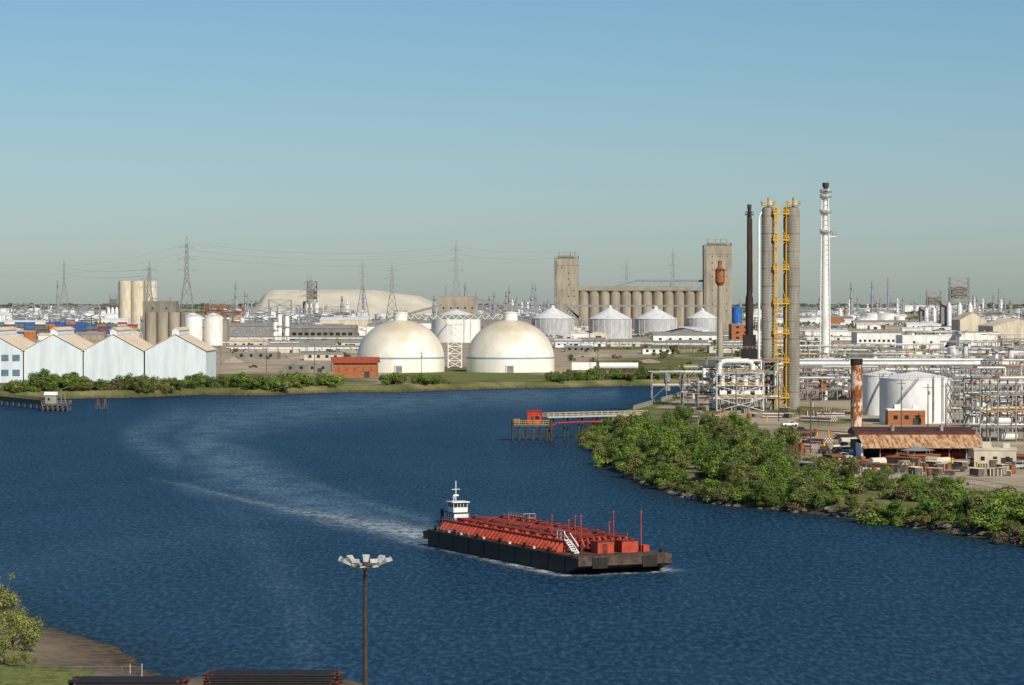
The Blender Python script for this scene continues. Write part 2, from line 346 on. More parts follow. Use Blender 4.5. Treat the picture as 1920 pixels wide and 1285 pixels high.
wme.materials.append(wm); wo=bpy.data.objects.new('water',wme); COL.objects.link(wo); wo['kind']='structure'; wo['label']='rippled dark blue channel water with a pale curving wake'
# ---------------------------------------------------------------- generic buildings
def building(name,pxl,pxr,pyt,pyb,dep,wall,roofm,label,rise=0,ridge='x',rows=0,cols=0,door=1,cat='building',z0=3.0,rz=0,group=None,ov=.5,wm='glass',extra=None,ww=1.3,wh=1.2):
    d=dist(pyb,z0); s=d/F; wd=(pxr-pxl)*s; h=(pyb-pyt)*s; x0=-wd/2;x1=wd/2
    W=MB(); Rf=MB()
    if rise<=0:
        W.box(x0,x1,0,dep,-.5,h,wall); Rf.box(x0-.15,x1+.15,-.15,dep+.15,h+.003,h+.5,roofm); Rf.box(x0+wd*.2,x0+wd*.2+2,dep*.3,dep*.3+2,h+.5,h+1.8,roofm); Rf.box(x0+wd*.7,x0+wd*.7+1.5,dep*.5,dep*.5+1.5,h+.5,h+1.5,roofm)
    else:
        r=rise*s; t=.25
        if ridge=='y':
            W.prism([(x0,-.5),(x1,-.5),(x1,h),(0,h+r),(x0,h)],0,dep,wall)
            Rf.prism([(x0-ov,h-ov*r/x1+.02),(0,h+r+.02),(x1+ov,h-ov*r/x1+.02),(x1+ov,h-ov*r/x1+t),(0,h+r+t),(x0-ov,h-ov*r/x1+t)],-ov,dep+ov,roofm)
        else:
            m=dep/2; k=ov*r/m
            W.prism([(0,-.5),(dep,-.5),(dep,h),(m,h+r),(0,h)],x0,x1,wall,'x')
            Rf.prism([(-ov,h-k+.02),(m,h+r+.02),(dep+ov,h-k+.02),(dep+ov,h-k+t),(m,h+r+t),(-ov,h-k+t)],x0-ov,x1+ov,roofm,'x')
    parts=[('wall',W),('roof',Rf)]
    if rows*cols:
        wmb=MB(); wmb.box(-ww/2,ww/2,-.06,.04,0,wh,wm); me=wmb.mesh('window')
        for i in range(rows):
            for j in range(cols):
                parts.append(('window',me,(x0+wd*(j+.7)/(cols+.4),0,h*(i+.45)/(rows+.15))))
    if door:
        D=MB(); D.box(-1.3,1.3,-.05,.05,0,3.0 if h>5 else 2.1,'steel_dark'); parts.append(('door',D,(x1*.55,0,0)))
    if extra: parts+=extra(wd,h,dep)
    x=X((pxl+pxr)/2,d)
    return thing(name,(x,d,z0),parts,label,cat,rz,group)
def tankmb(r,h,rh,wk,rk,n=28):
    a=MB().cyl(0,0,-.3,h,r,wk,n=n); b=MB().lathe(0,0,[(r+.15,h-.1),(r+.15,h+.25),(r*.5,h+.25+rh*.55),(.05,h+.25+rh)],rk,n,False)
    return a,b
def tank(name,pxc,pyb,wpx,hpx,rh,wk,rk,label,cat='storage tank',group=None,det=True):
    d=dist(pyb); s=d/F; r=wpx*s/2; h=hpx*s; a,b=tankmb(r,h,rh,wk,rk); parts=[('shell',a),('roof',b)]
    if det:
        c=MB(); pts=[(r*1.01*math.cos(t)+.2*math.cos(t),r*1.03*math.sin(t),h*(i/14)) for i,t in enumerate([math.radians(-150+i*4) for i in range(15)])]
        for i in range(14): c.beam(pts[i],pts[i+1],.3,'steel_grey')
        c.rail([(p[0],p[1],p[2]) for p in pts],1.1,'steel_grey',.07,3)
        parts.append(('stairway',c))
        rr=MB(); rr.rail([(r*math.cos(t),r*math.sin(t),h+.2) for t in [i*math.pi/10 for i in range(21)]],1.1,'steel_grey',.07,4); parts.append(('railing',rr))
        parts.append(('pipe',MB().tube([(r*.35,-r*.98,.5),(r*.35,-r*.98,h+1)],.18,'steel_grey'))); parts.append(('pipe',MB().tube([(r*.62,-r*.86,.5),(r*.62,-r*.86,h+.6)],.15,'steel_dark')))
    return thing(name,(X(pxc,d),d,3),parts,label,cat,0,group)
# ---------------------------------------------------------------- blue gabled warehouses
g='row of gabled waterfront sheds'
for i,(cx,pk) in enumerate([(-12,0),(100,0),(212,0),(329,0)]):
    def ex(wd,h,dep):
        m=MB(); m.prism([(-1.6,h+7.2),(1.6,h+7.2),(1.6,h+9.4),(0,h+10.4),(-1.6,h+9.4)],2 if i!=3 else 1,dep-6,'blue_siding'); m.prism([(-2,h+9.3),(0,h+10.5),(2,h+9.3),(2,h+9.6),(0,h+10.8),(-2,h+9.6)],1.5,dep-5.5,'roof_tan')
        return [('roof_vent',m)]
    building('warehouse',cx-57,cx+57,658,718,46 if i==3 else 58,'blue_siding','roof_tan','pale blue corrugated gabled shed with rusty tan roof on the bank',rise=31,ridge='y',rows=2 if i==0 else 0,cols=5 if i==0 else 0,door=0,group=g,ov=.5,extra=ex,wm='blue_siding_dark',ww=3.4,wh=3)
# ---------------------------------------------------------------- domes
def dome(pxc,label):
    d=dist(697); s=d/F; r=82.5*s
    hst=6.4; hh=r*.91
    a=MB(); prof=[(r,-.5),(r,hst)]+[(r*math.cos(t),hst+hh*math.sin(t)) for t in [math.pi/2*i/20 for i in range(1,20)]]+[(.1,hst+hh)]
    a.lathe(0,0,prof,'dome',64,False)
    bnd=MB(); bnd.lathe(0,0,[(r+.02,7.1),(r+.05,7.1),(r+.02,7.95),(r-.2,8.0)],'band_blue',64,False)
    t0=hst+hh; cap=MB(); cap.cyl(0,0,t0-1.6,t0+3.4,3.9,'white_paint',n=24); cap.lathe(0,0,[(4.1,t0+3.4),(4.1,t0+3.8),(.1,t0+4.6)],'white_paint',24,False)
    cap.rail([(3.4*math.cos(t),3.4*math.sin(t),t0+3.9) for t in [i*math.pi/6 for i in range(13)]],1.1,'steel_grey',.1,3)
    door=MB(); door.box(-2.2,2.2,-r-.5,-r+1,-.4,4.2,'white_paint'); door.box(-1.7,1.7,-r-.56,-r-.5,0,3.6,'steel_grey')
    return thing('storage_dome',(X(pxc,d),d,3),[('shell',a),('stripe',bnd),('cap_house',cap),('door',door)],label,'storage dome',0,'pair of bulk storage domes')
dome(751,'cream weathered storage dome with blue stripe beside brick house'); dome(957,'cream weathered storage dome with blue stripe near trailers')
d=dist(690);s=d/F
def lattice(m,x0,x1,y0,y1,z0,z1,nb,w,k,x2=None):
    tx0,tx1,ty0,ty1=x2 if x2 else (x0,x1,y0,y1)
    B=[(x0,y0),(x1,y0),(x1,y1),(x0,y1)];T=[(tx0,ty0),(tx1,ty0),(tx1,ty1),(tx0,ty1)]
    def P(i,t): return (B[i][0]+(T[i][0]-B[i][0])*t,B[i][1]+(T[i][1]-B[i][1])*t,z0+(z1-z0)*t)
    for i in range(4): m.beam(P(i,0),P(i,1),w,k)
    for b_ in range(nb):
        t0=b_/nb;t1=(b_+1)/nb
        for i in range(4):
            j=(i+1)%4; m.beam(P(i,t0),P(j,t1),w*.6,k); m.beam(P(j,t0),P(i,t1),w*.6,k); m.beam(P(i,t1),P(j,t1),w*.7,k)
    return m
m=lattice(MB(),-3.8,3.8,-3,3,0,24.5,6,.5,'white_paint'); m.box(-4.3,4.3,-3.5,3.5,24.5,27.9,'white_paint')
gal=MB(); 
thing('transfer_tower',(X(853,d),d,3),[('frame',m)],'white steel lattice conveyor tower between two domes','tower')
gal.box(-29,29,-1.6,1.6,0,2.4,'steel_grey')
for i in range(-28,29,4): gal.beam((i,-1.65,0),(i+2,-1.65,2.4),.25,'white_paint'); gal.beam((i+2,-1.65,2.4),(i+4,-1.65,0),.25,'white_paint')
thing('conveyor_bridge',(X(854,1530),1530,31.1),gal,'grey enclosed conveyor bridge resting on dome caps','conveyor')
building('brick_house',625,706,680,708,16,'brick','brick_roof','orange brick pump house with red pitched roof on bank',rise=9,ridge='x',rows=1,cols=5,door=1,ov=1.0,cat='house',ww=1.2,wh=2.2,wm='brick_roof')
# ---------------------------------------------------------------- silos with cone roofs
for (a,b_,t,bs) in [(997,1076,597,634),(1104,1184,598,635),(1190,1269,598,631),(1287,1347,597,625)]:
    d=dist(bs);s=d/F;r=(b_-a)*s/2;h=(bs-t)*s
    sh=MB().cyl(0,0,-.3,h,r,'galvanized',n=40)
    for k in range(20):
        q=2*math.pi*k/20; sh.beam((r*1.005*math.cos(q),r*1.005*math.sin(q),0),(r*1.005*math.cos(q),r*1.005*math.sin(q),h),.35,'galv_roof')
    rf=MB().lathe(0,0,[(r+.4,h-.2),(r+.4,h+.1),(2,h+r*.5),(2,h+r*.5+2),(.1,h+r*.5+3)],'galv_roof',40,False)
    thing('grain_bin',(X((a+b_)/2,d),d,3),[('shell',sh),('roof',rf)],'galvanized round grain bin with conical roof by elevator','grain bin',0,'row of galvanized grain bins')
d=dist(622); parts=[('gallery',MB().box(X(1060,d),X(1345,d),-1,1,0,2.2,'steel_grey'))]
for q in range(1085,1345,38): parts.append(('leg',lattice(MB(),X(q,d)-1,X(q,d)+1,-1,1,-32,0,4,.35,'steel_grey')))
thing('conveyor',(0,d,3+32),parts,'grey steel conveyor gallery running above grain bins','conveyor')
# ---------------------------------------------------------------- grain elevator
D=3750; s=D/F
def etower(pxl,pxr,pyt,label,extra):
    wd=(pxr-pxl)*s; h=Z(pyt,D)-3; W=MB().box(-wd/2,wd/2,0,wd*.8,-.5,h,'concrete'); 
    W.box(-wd/2-.2,wd/2+.2,-.2,wd*.8+.2,h*.9,h*.905,'concrete_dark'); W.box(-wd/2-.1,-wd/2+3.5,-.6,-.003,0,h*.97,'concrete_dark')
    Rf=MB(); Rf.box(-wd/2-.3,wd/2+.3,-.3,wd*.8+.3,h,h+.8,'concrete_dark'); Rf.box(-wd*.35,wd*.3,2,wd*.6,h+.8,h+4.2,'steel_grey')
    Rf.rail([(-wd/2,0,h+.8),(wd/2,0,h+.8),(wd/2,wd*.8,h+.8)],2.4,'steel_grey',.4,3.5)
    for q in extra: Rf.beam((q,3,h),(q,3,h+9),.5,'steel_dark')
    Rf.beam((-wd*.45,1,h+8),(wd*.4,1,h+8),.6,'steel_grey')
    wmb=MB().box(-.8,.8,-.06,.05,0,1.4,'glass').mesh('window'); parts=[('wall',W),('roof',Rf)]
    rr=random.Random(pxl)
    for i in range(10):
        for j in (-.2,.08,.32):
            if rr.random()<.5: parts.append(('window',wmb,(j*wd,0,h*(.15+.08*i))))
    return thing('elevator_tower',(X((pxl+pxr)/2,D),D,3),parts,label,'grain elevator tower')
etower(1040,1085,485,'tall tan concrete elevator headhouse with railed roof',[-10,5,11]); etower(1320,1372,461,'taller tan concrete elevator headhouse with rooftop machinery',[-13,-3,4,12])
parts=[]; r=240*s/24; hS=Z(546,D)-3; sm=MB().cyl(0,0,-.5,hS,r*1.0,'concrete',n=20).mesh('silo')
for i in range(12):
    for j in range(2): parts.append(('silo',sm,((i-5.5)*2*r,j*2*r,0)))
W2=r*12; dk=MB(); dk.box(-W2,W2,-r-.3,3*r+.3,hS+.01,hS+1.5,'concrete_dark'); dk.box(-W2*.95,W2*.8,0,11,hS+1.5,hS+5.5,'concrete'); dk.box(-W2*.952,W2*.802,-.2,11.2,hS+5.5,hS+6.2,'roof_grey')
i=-W2
while i<W2: dk.beam((i,-r,hS+1.5),(i,-r,hS+3.5),.35,'steel_grey'); i+=4
dk.beam((-W2,-r,hS+3.5),(W2,-r,hS+3.5),.35,'steel_grey')
gl_=MB(); gl_.box(-8,W2,2,6,hS+12,hS+15,'steel_grey'); i=-6
while i<W2: gl_.beam((i,2,hS+1),(i,2,hS+12),.5,'steel_grey'); gl_.beam((i,2,hS+1),(i+8,2,hS+12),.35,'steel_grey'); i+=8
gl_.beam((-40,3,hS+5),(-8,3,hS+13),2,'steel_grey')
parts+=[('roof_deck',dk),('gallery',gl_)]
thing('silo_bank',(X(1204,D),D+8,3),parts,'long bank of tan concrete grain silos between headhouses','grain silos')
def column(px_,pyb,pyt,wpx,k,label,plats=(),pk='steel_grey',r2=None,name='process_column',grp=None,n=16,top=True,d=None):
    if d is None: d=dist(pyb)
    s=d/F; r=wpx*s/2; h=Z(pyt,d)-3; a=MB(); rt=r if r2 is None else r2*s/2
    a.lathe(0,0,[(r*1.15,-.3),(r*1.15,1),(r,2),(rt,h-r*.6),(rt*.75,h-.25*rt),(.1,h)] if top else [(r,-.3),(rt,h)],k,n)
    parts=[('shell',a)]
    for t in plats:
        p=MB(); z=h*t; rr=r+(rt-r)*t; p.cyl(0,0,z,z+.25,rr+1.3,pk,n=12); p.rail([((rr+1.2)*math.cos(q),(rr+1.2)*math.sin(q),z+.25) for q in [i*math.pi/4 for i in range(9)]],1.2,pk,.12,3); parts.append(('platform',p))
    p=MB(); p.beam((-r-.5,-.6,0),(-rt-.5,-.6,h*.97),.2,pk); p.beam((-r-.9,-.6,0),(-rt-.9,-.6,h*.97),.2,pk); parts.append(('ladder',p))
    return thing(name,(X(px_,d),d,3),parts,label,'process column',0,grp)
# twin columns
d=dist(768); s=d/F; h=Z(387,d)-3
for pxc,lb,k in ((1440,'tall grey insulated column with yellow platforms','insulation'),(1487,'tall grey insulated column with dark strip standing in for flank shade and yellow platforms','insulation')):
    r=12.3*s; a=MB().lathe(0,0,[(r*1.1,-.3),(r*1.1,3),(r,4.5),(r,h-1.6),(r*.8,h-.5),(.1,h)],k,32)
    sg_=1 if pxc==1440 else -1
    PF=[]
    for py_ in (398,447,502,566,622,676,742):
        pf=MB(); z=Z(py_,d)-3; A0=-.9 if sg_>0 else math.pi-.9
        ps_=[((r+1)*math.cos(A0+q*.3),(r+1)*math.sin(A0+q*.3)) for q in range(7)]; pi_=[(r*math.cos(A0+q*.3),r*math.sin(A0+q*.3)) for q in range(7)]
        for q in range(6):
            v=[(*pi_[q],z),(*ps_[q],z),(*ps_[q+1],z),(*pi_[q+1],z)]; v+= [(a_,b_,z+.3) for a_,b_,_ in v]
            pf.add(v,[(0,3,2,1),(4,5,6,7),(0,1,5,4),(1,2,6,5),(2,3,7,6),(3,0,4,7)],'yellow_steel')
        pf.rail([(*p_,z+.3) for p_ in ps_],1.2,'yellow_steel',.12,3); PF.append(('platform',pf))
    bd_=MB()
    for zz in np.arange(6,h-3,6.1): bd_.lathe(0,0,[(r+.01,zz),(r+.06,zz),(r+.06,zz+.25),(r+.01,zz+.25)],'concrete_dark',32,False)
    lad=MB()
    for off in (0,.6): lad.beam((sg_*(r+.4),-1-off,0),(sg_*(r+.4),-1-off,h+1),.14,'yellow_steel')
    tp=MB(); tp.box(-2.2,2.2,-2.2,2.2,h+.2,h+.4,'yellow_steel'); tp.rail([(-2.2,-2.2,h+.4),(2.2,-2.2,h+.4),(2.2,2.2,h+.4),(-2.2,2.2,h+.4),(-2.2,-2.2,h+.4)],1.3,'yellow_steel',.12,2); tp.beam((0,0,h),(0,0,h+3),.5,'rust'); tp.beam((1,0,h),(1,0,h+2),.3,'white_paint')
    pi=MB()
    if pxc==1440: pi.tube([(-r-.9,-.5,2),(-r-.9,-.5,h-4),(-r-.3,-.5,h-2.5),(0,0,h-.5)],.42,'white_clean',10)
    else: pi.tube([(-r-.5,-.8,2),(-r-.5,-.8,h-1.5),(-r+.5,-.5,h-.5)],.7,'crown_and_shade_dark',12)  # dark tube added to stand in for shade on this column's left side
    thing('distillation_column',(X(pxc,d),d,3),[('shell',a),('seam_band',bd_),('ladder',lad),('top_platform',tp),('pipe',pi)]+PF,lb,'distillation column',0,'pair of tall columns')
m=MB(); lv_=[Z(q,d)-3 for q in (400,449,504,568,624,678,744)]
for i,z in enumerate(lv_):
    m.box(X(1451,d)-X(1463,d)-.6,X(1475,d)-X(1463,d)+.6,-3.2,-1.2,z-.5,z,'yellow_steel'); m.rail([(-2.6,-3.2,z),(2.6,-3.2,z)],1.3,'yellow_steel',.18,1.2); m.beam((-2.3,-2.4,z-3.5),(2.3,-2.4,z-.5),.25,'yellow_steel')
for q in (-2.2,-1.4,1.9): m.beam((q,-3.2,0),(q,-3.2,h+1),.24,'yellow_steel')
for zz in np.arange(1,h,1.2): m.beam((-2.2,-3.2,zz),(-1.4,-3.2,zz),.14,'yellow_steel')
for i in range(6): m.beam((1.9,-3.2,lv_[i+1]),(-1.4,-3.2,lv_[i]-.5),.16,'yellow_steel')
thing('walkway_tower',(X(1463,d),d,3),m,'yellow steel catwalks and ladders linking twin columns','catwalk')
# dark stack
d=1120; s=d/F; a=MB(); zt=Z(385,d)-3
a.lathe(0,0,[(1.5,0),(1.5,Z(560,d)-3),(1.05,Z(550,d)-3),(.92,Z(470,d)-3),(.62,Z(440,d)-3),(.62,zt)],'rust_black',20)
cr=MB().lathe(0,0,[(1.0,Z(470,d)-3),(.95,Z(430,d)-3),(.92,Z(405,d)-3)],'crown_and_shade_dark',20,False); cr.cyl(0,0,Z(404,d)-3,Z(404,d)-2.6,1.7,'steel_dark'); cr.rail([(1.6*math.cos(q),1.6*math.sin(q),Z(404,d)-2.6) for q in [i*math.pi/3 for i in range(7)]],1.1,'steel_dark',.12,3)
cr.lathe(0,0,[(.7,zt-2),(.85,zt-1),(.85,zt+.3)],'steel_dark',12)
bs=MB().box(-3,3,-3,3,0,Z(655,d)-3,'rust_black'); bs.box(-2.4,2.4,-2.4,2.4,Z(655,d)-3,Z(628,d)-3,'rust_black')
bs.rail([(-3,-3,Z(655,d)-3),(3,-3,Z(655,d)-3)],1.1,'steel_grey',.12,2)
rs=MB(); rs.tube([(1.2,-1.2,Z(550,d)-3),(.9,-.9,Z(410,d)-3)],.22,'rust',8)
thing('furnace_stack',(X(1405,d),d,3),[('base',bs),('chimney',a),('crown',cr),('riser_pipe',rs)],'blackened furnace stack on dark square base','chimney')
# rust flare
d=dist(688); s=d/F; a=MB().lathe(0,0,[(1.9,0),(1.6,Z(600,d)-3),(1.4,Z(535,d)-3)],'concrete',16); hd=MB().lathe(0,0,[(1.5,Z(536,d)-3),(2.8,Z(530,d)-3),(2.8,Z(509,d)-3),(2.1,Z(505,d)-3),(1.2,Z(500,d)-3),(1.2,Z(489,d)-3)],'rust',20)
hd.rail([(3.1*math.cos(q),3.1*math.sin(q),Z(509,d)-3) for q in [i*math.pi/4 for i in range(9)]],1.3,'steel_dark',.2,3)
la=MB(); la.beam((-2.3,-1,0),(-2.1,-1,Z(540,d)-3),.3,'steel_grey')
thing('flare_stack',(X(1350,d),d,3),[('pole',a),('burner',hd),('ladder',la)],'beige flare pole topped with rusty cylindrical burner','flare stack')
# white flare
d=dist(676); s=d/F; z=lambda p:Z(p,d)-3
a=MB().lathe(0,0,[(3.1,0),(2.8,z(640)),(2.6,z(560)),(2.2,z(470)),(1.9,z(400)),(1.8,z(362))],'white_paint',20); a.lathe(0,0,[(1.7,z(362)),(1.5,z(352)),(2.1,z(350)),(2.1,z(343))],'steel_dark',16)
PP=[]
for t in (362,371,400,437):
    p=MB(); p.cyl(0,0,z(t),z(t)+.4,3.6,'steel_grey',n=12); p.rail([(3.6*math.cos(q),3.6*math.sin(q),z(t)+.4) for q in [i*math.pi/4 for i in range(9)]],1.7,'white_paint',.3,3); PP.append(('platform',p))
p=MB(); p.box(2.5,6.6,-1,1,z(445),z(443),'white_paint'); p.rail([(2.5,-1,z(443)),(6.6,-1,z(443))],2.6,'steel_grey',.35,2); p.beam((2.5,0,z(455)),(6,0,z(445)),.4,'steel_grey'); PP.append(('balcony',p))
l2=MB(); l2.tube([(-3.7,-1,0),(-3.0,-1,z(470)),(-2.5,-1,z(365))],.45,'white_clean'); l2.tube([(2.8,-2.6,0),(2.1,-2.4,z(470)),(1.5,-2.3,z(370))],.35,'white_clean')
for q in np.arange(3,z(370),3.2): l2.beam((-3.6+q*.011,-1.4,q),(2.7-q*.011,-2.7,q+1.2),.22,'galv_roof')
thing('flare_stack',(X(1548,d),d,3),[('pole',a),('riser_pipe',l2)]+PP,'very tall white flare stack with platforms and dark tip','flare stack')
# ---------------------------------------------------------------- process units
def unit(seed,wd,dp,lv,lh,dens=1.0,pal=('white_paint','steel_grey','galv_roof','white_clean','rust','cream')):
    r=random.Random(seed); fr=MB();RA=[];pi=MB();VE=[]; nx=max(2,int(wd/5)); ny=max(1,int(dp/6)); ax=wd/nx; ay=dp/ny
    for i in range(nx+1):
        hh=lv if r.random()<.7 else max(1,lv-1)
        for j in range(ny+1): fr.beam((-wd/2+i*ax,j*ay,-.3),(-wd/2+i*ax,j*ay,lh*hh),.35,'steel_grey')
    for k in range(1,lv+1):
        for j in range(ny+1): fr.beam((-wd/2,j*ay,k*lh),(wd/2,j*ay,k*lh),.32,'steel_grey')
        for i in range(nx+1): fr.beam((-wd/2+i*ax,0,k*lh),(-wd/2+i*ax,dp,k*lh),.28,'steel_grey')
        for i in range(nx):
            if r.random()<.35: fr.beam((-wd/2+i*ax,0,(k-1)*lh),(-wd/2+(i+1)*ax,0,k*lh),.2,'steel_grey')
        for q in range(int(7*dens)):
            y=r.uniform(0,dp); x0=-wd/2+r.uniform(-2,wd*.3); x1=wd/2+r.uniform(-wd*.3,2); rr=r.choice((.12,.18,.28,.42)); pi.tube([(x0,y,k*lh+.4),(x1,y,k*lh+.4)],rr,r.choice(pal),6)
            if r.random()<.6: pi.tube([(x1,y,k*lh+.4),(x1,y,(k-1)*lh+r.uniform(0,2))],rr,r.choice(pal),6)
        if r.random()<.8:
            a=-wd/2+r.randint(0,nx-1)*ax; b2=min(wd/2,a+ax*r.randint(1,3)); RA.append(('railing',MB().rail([(a,-.2,k*lh),(b2,-.2,k*lh)],1.1,'yellow_steel' if r.random()<.6 else 'steel_grey',.1,1.6)))
    for q in range(int(wd*lv/14*dens)):
        ve=MB(); k=r.randint(0,lv); x=r.uniform(-wd/2+2,wd/2-3); y=r.uniform(1,max(1.5,dp-1)); rr=r.uniform(.6,1.3)
        if r.random()<.5: ve.tube([(x-rr*2,y,k*lh+rr+.3),(x+rr*2,y,k*lh+rr+.3)],rr,r.choice(pal),12)
        else: ve.cyl(x,y,k*lh*.6,k*lh*.6+rr*5,rr,r.choice(pal),n=12)
        VE.append(('vessel',ve))
    return [('frame',fr),('piping',pi)]+RA+VE
ulab=['grey steel pipe rack with yellow railings and vessels','steel process frame crowded with pale pipes','low steel pipe rack carrying white pipes','tall open steel structure with drums']
protos={}
specs=[(1,34,10,3,4.2),(2,26,14,3,4.6),(3,44,8,2,5),(4,20,12,4,4.2),(5,38,12,2,4.5)]
def place_unit(k,px_,pyb,rz=0,scl=1):
    d=dist(pyb); loc=(X(px_,d),d,3)
    if k not in protos:
        protos[k]=thing('process_unit',loc,unit(*specs[k]),ulab[k%4]+' at the plant','process unit',rz,'steel process units in the plant')
    else: dup(protos[k],loc,rz,scl)
for k,a,b_,z_ in [(1,1350,762,0),(3,1405,770,0.05),(0,1570,752,0),(2,1700,742,0),(4,1880,752,0),(0,1830,738,0),(1,1520,742,0),(3,1905,768,0),(2,1850,722,0),(4,1600,728,0),(1,1760,728,0),(0,1980,750,0),(4,1375,742,0),(2,1530,716,0),(3,1860,795,0.1),(1,1915,812,0.1),(2,1740,710,0),(0,1660,716,0),(1,1940,725,0),(0,1400,728,0),(4,1640,750,0),(2,1330,748,0),(3,1905,830,.2),(2,1500,680,0),(4,1600,678,0),(2,1700,676,0),(0,1820,680,0),(4,1900,684,0),(2,1450,668,0),(1,1880,664,0),(2,1480,640,0),(0,1560,632,0),(1,1440,628,0),(4,1660,640,0),(2,1760,644,0)]:
    place_unit(k,a,b_,z_)
d=dist(768)
fr=lattice(MB(),-8,8,0,6,0,13,3,.28,'galv_roof'); VV=[]
for zz in (4.3,8.6,13): VV.append(('railing',MB().rail([(-8,-.1,zz),(8,-.1,zz)],1.1,'yellow_steel',.10,1.6)))
for i in range(4):
    VV.append(('vessel',MB().tube([(-7+i*4,1,6),(-4.6+i*4,1,6)],1.0,'white_clean',14))); VV.append(('drum',MB().cyl(-6+i*4,3,8.6,12,.9,'white_paint',n=12)))
pi=MB().tube([(-7,2,12),(-7,2,15.5),(-6.2,2,16.6),(-5,2,17),(3,2,17),(4.3,2,16),(4.5,2,14)],.9,'white_clean',12)
thing('heat_exchanger_unit',(X(1382,d),d-14,3),[('frame',fr),('pipe',pi)]+VV,'white framed exchanger unit with curved ducts and yellow rails','process unit')
d=1090
for (pa,pb,py_,rr,lb) in ((1455,1960,682,.8,'long white overhead pipeline on steel trestles'),(1600,1990,676,.5,'thin white overhead pipeline beside larger pipe'),(1320,1440,690,.7,'short white overhead pipeline near twin columns')):
    zz=Z(py_,d)-3; ps=[('pipe',MB().tube([(X(pa,d),0,zz-6),(X(pa,d),0,zz),(X(pb,d),0,zz)],rr,'white_clean',12))]
    for q in range(pa+20,pb,42): ps.append(('support',lattice(MB(),X(q,d)-1,X(q,d)+1,-.8,.8,0,zz-rr,4,.22,'steel_grey')))
    thing('overhead_pipeline',(0,d+(0 if rr>.6 else 12),3),ps,lb,'pipeline')
for q,b_,t,wp,k in ((1810,745,640,9,'galv_roof'),(1868,750,655,7,'white_clean'),(1895,742,648,12,'galv_roof'),(1800,730,622,6,'white_clean'),(1545,745,700,9,'rust'),(1585,735,690,8,'white_clean'),(1340,765,700,8,'white_clean'),(1915,760,672,8,'cream'),(1780,740,665,7,'white_clean'),(1640,690,655,10,'white_paint'),(1505,730,668,6,'galv_roof')):
    column(q,b_,t,wp,k,'slim vertical process column with steel platforms',(.4,.7,.95),name='process_column',grp='slim process columns in the plant')
tank('storage_tank',1717,792,136,82,2.0,'white_clean','white_clean','large white cylindrical tank beside rusty stack',group='white storage tanks')
tank('storage_tank',1655,778,76,74,1.5,'white_clean','white_clean','white tank standing behind larger white tank',group='white storage tanks')
tank('storage_tank',1822,800,30,30,1,'white_paint','white_paint','small white tank beside pipe racks',group='white storage tanks')
tank('storage_tank',1790,690,28,38,1,'white_paint','white_paint','small white tank behind the racks',group='white storage tanks',det=False)
d=dist(812); s=d/F; a=MB().lathe(0,0,[(1.75,-.3),(1.6,Z(684,d)-3)],'rust_white',20); b2=MB().lathe(0,0,[(1.75,Z(684,d)-3),(1.8,Z(673,d)-3)],'rust_black',20)
thing('rusty_chimney',(X(1606,d),d,3),[('pipe',a),('crown',b2)],'rust streaked short steel chimney beside white tanks','chimney')
building('brick_shed',1665,1735,770,797,6,'brick','white_paint','small red brick control building before white tank',rows=1,cols=3,door=1)
def shed(pxl,pxr,pyt,pyb,dep,label):
    d=dist(pyb); s=d/F; wd=(pxr-pxl)*s; h=(pyb-pyt)*s; W=MB(); W.box(-wd/2,wd/2,dep*.5,dep,0,h*1.05,'steel_dark'); W.box(-wd/2,-wd/2+.3,0,dep*.5-.01,0,h,'blue_siding')
    for i in range(8): W.beam((-wd/2+.4+i*(wd-.8)/7,.2,0),(-wd/2+.4+i*(wd-.8)/7,.2,h),.25,'steel_grey')
    W.box(-wd*.3,wd*.35,dep*.3,dep*.45,0,h*.35,'red_paint')
    Rf=MB().prism([(-1.5,h-.9),(-1.5,h-.7),(dep*.4,h+1.8),(dep*.4,h+1.6)],-wd/2+.3,wd/2,'roof_rust','x')
    for i in range(14): Rf.box(-wd/2+.6+i*(wd-1)/14,-wd/2+.85+i*(wd-1)/14,-1.56,-1.5,h-1.1,h-.65,'rust')
    R2=MB().prism([(dep*.4+.02,h+1.5),(dep*.4+.02,h+2.4),(dep*.75,h+3.4),(dep+1,h+2.2),(dep+1,h+1.5)],-wd/2-.5,wd/2-1,'roof_dark','x')
    R2.cyl(-wd*.2,dep*.5,h+2.4,h+4.0,.5,'steel_grey');R2.cyl(wd*.2,dep*.5,h+2.4,h+4.0,.5,'steel_grey')
    return thing('open_shed',(X((pxl+pxr)/2,d),d,3),[('wall',W),('canopy',Rf),('roof',R2)],label,'shed')
shed(1615,1848,833,862,22,'open workshop shed with rusty corrugated canopy roof')
building('site_trailer',1827,1905,845,876,7,'cream','cream','beige site office trailer with dark door',rows=1,cols=3,door=1,rz=-.15,cat='office trailer',ww=.9,wh=.9)
d=dist(868); m=MB().lathe(0,0,[(4.2,2.9),(2,3.3),(.1,3.9)],'steel_haze_grey',4,False)
for a,b_ in ((-2.7,-2.7),(2.7,-2.7),(2.7,2.7),(-2.7,2.7)): m.beam((a,b_,0),(a*.9,b_*.9,3.1),.15,'steel_grey')
thing('canopy_tent',(X(1720,d),d,3),m,'pale grey canopy tent on four posts','tent')
building('warehouse',1607,1690,625,652,40,'white_clean','roof_grey','white flat roofed plant building with dark windows',rows=1,cols=9,door=1,ww=2,wh=2)
building('warehouse',1692,1800,630,654,40,'white_clean','white_paint','low white flat roofed plant building',rows=1,cols=3,door=1,ww=2,wh=2)
building('warehouse',1800,1875,624,655,40,'white_paint','roof_grey','white plant building with stair tower',rows=1,cols=4,door=1,ww=2,wh=2)
building('warehouse',1800,1850,600,632,60,'cream','roof_tan','cream mill building with gabled roof',rise=14,ridge='y',cat='building')
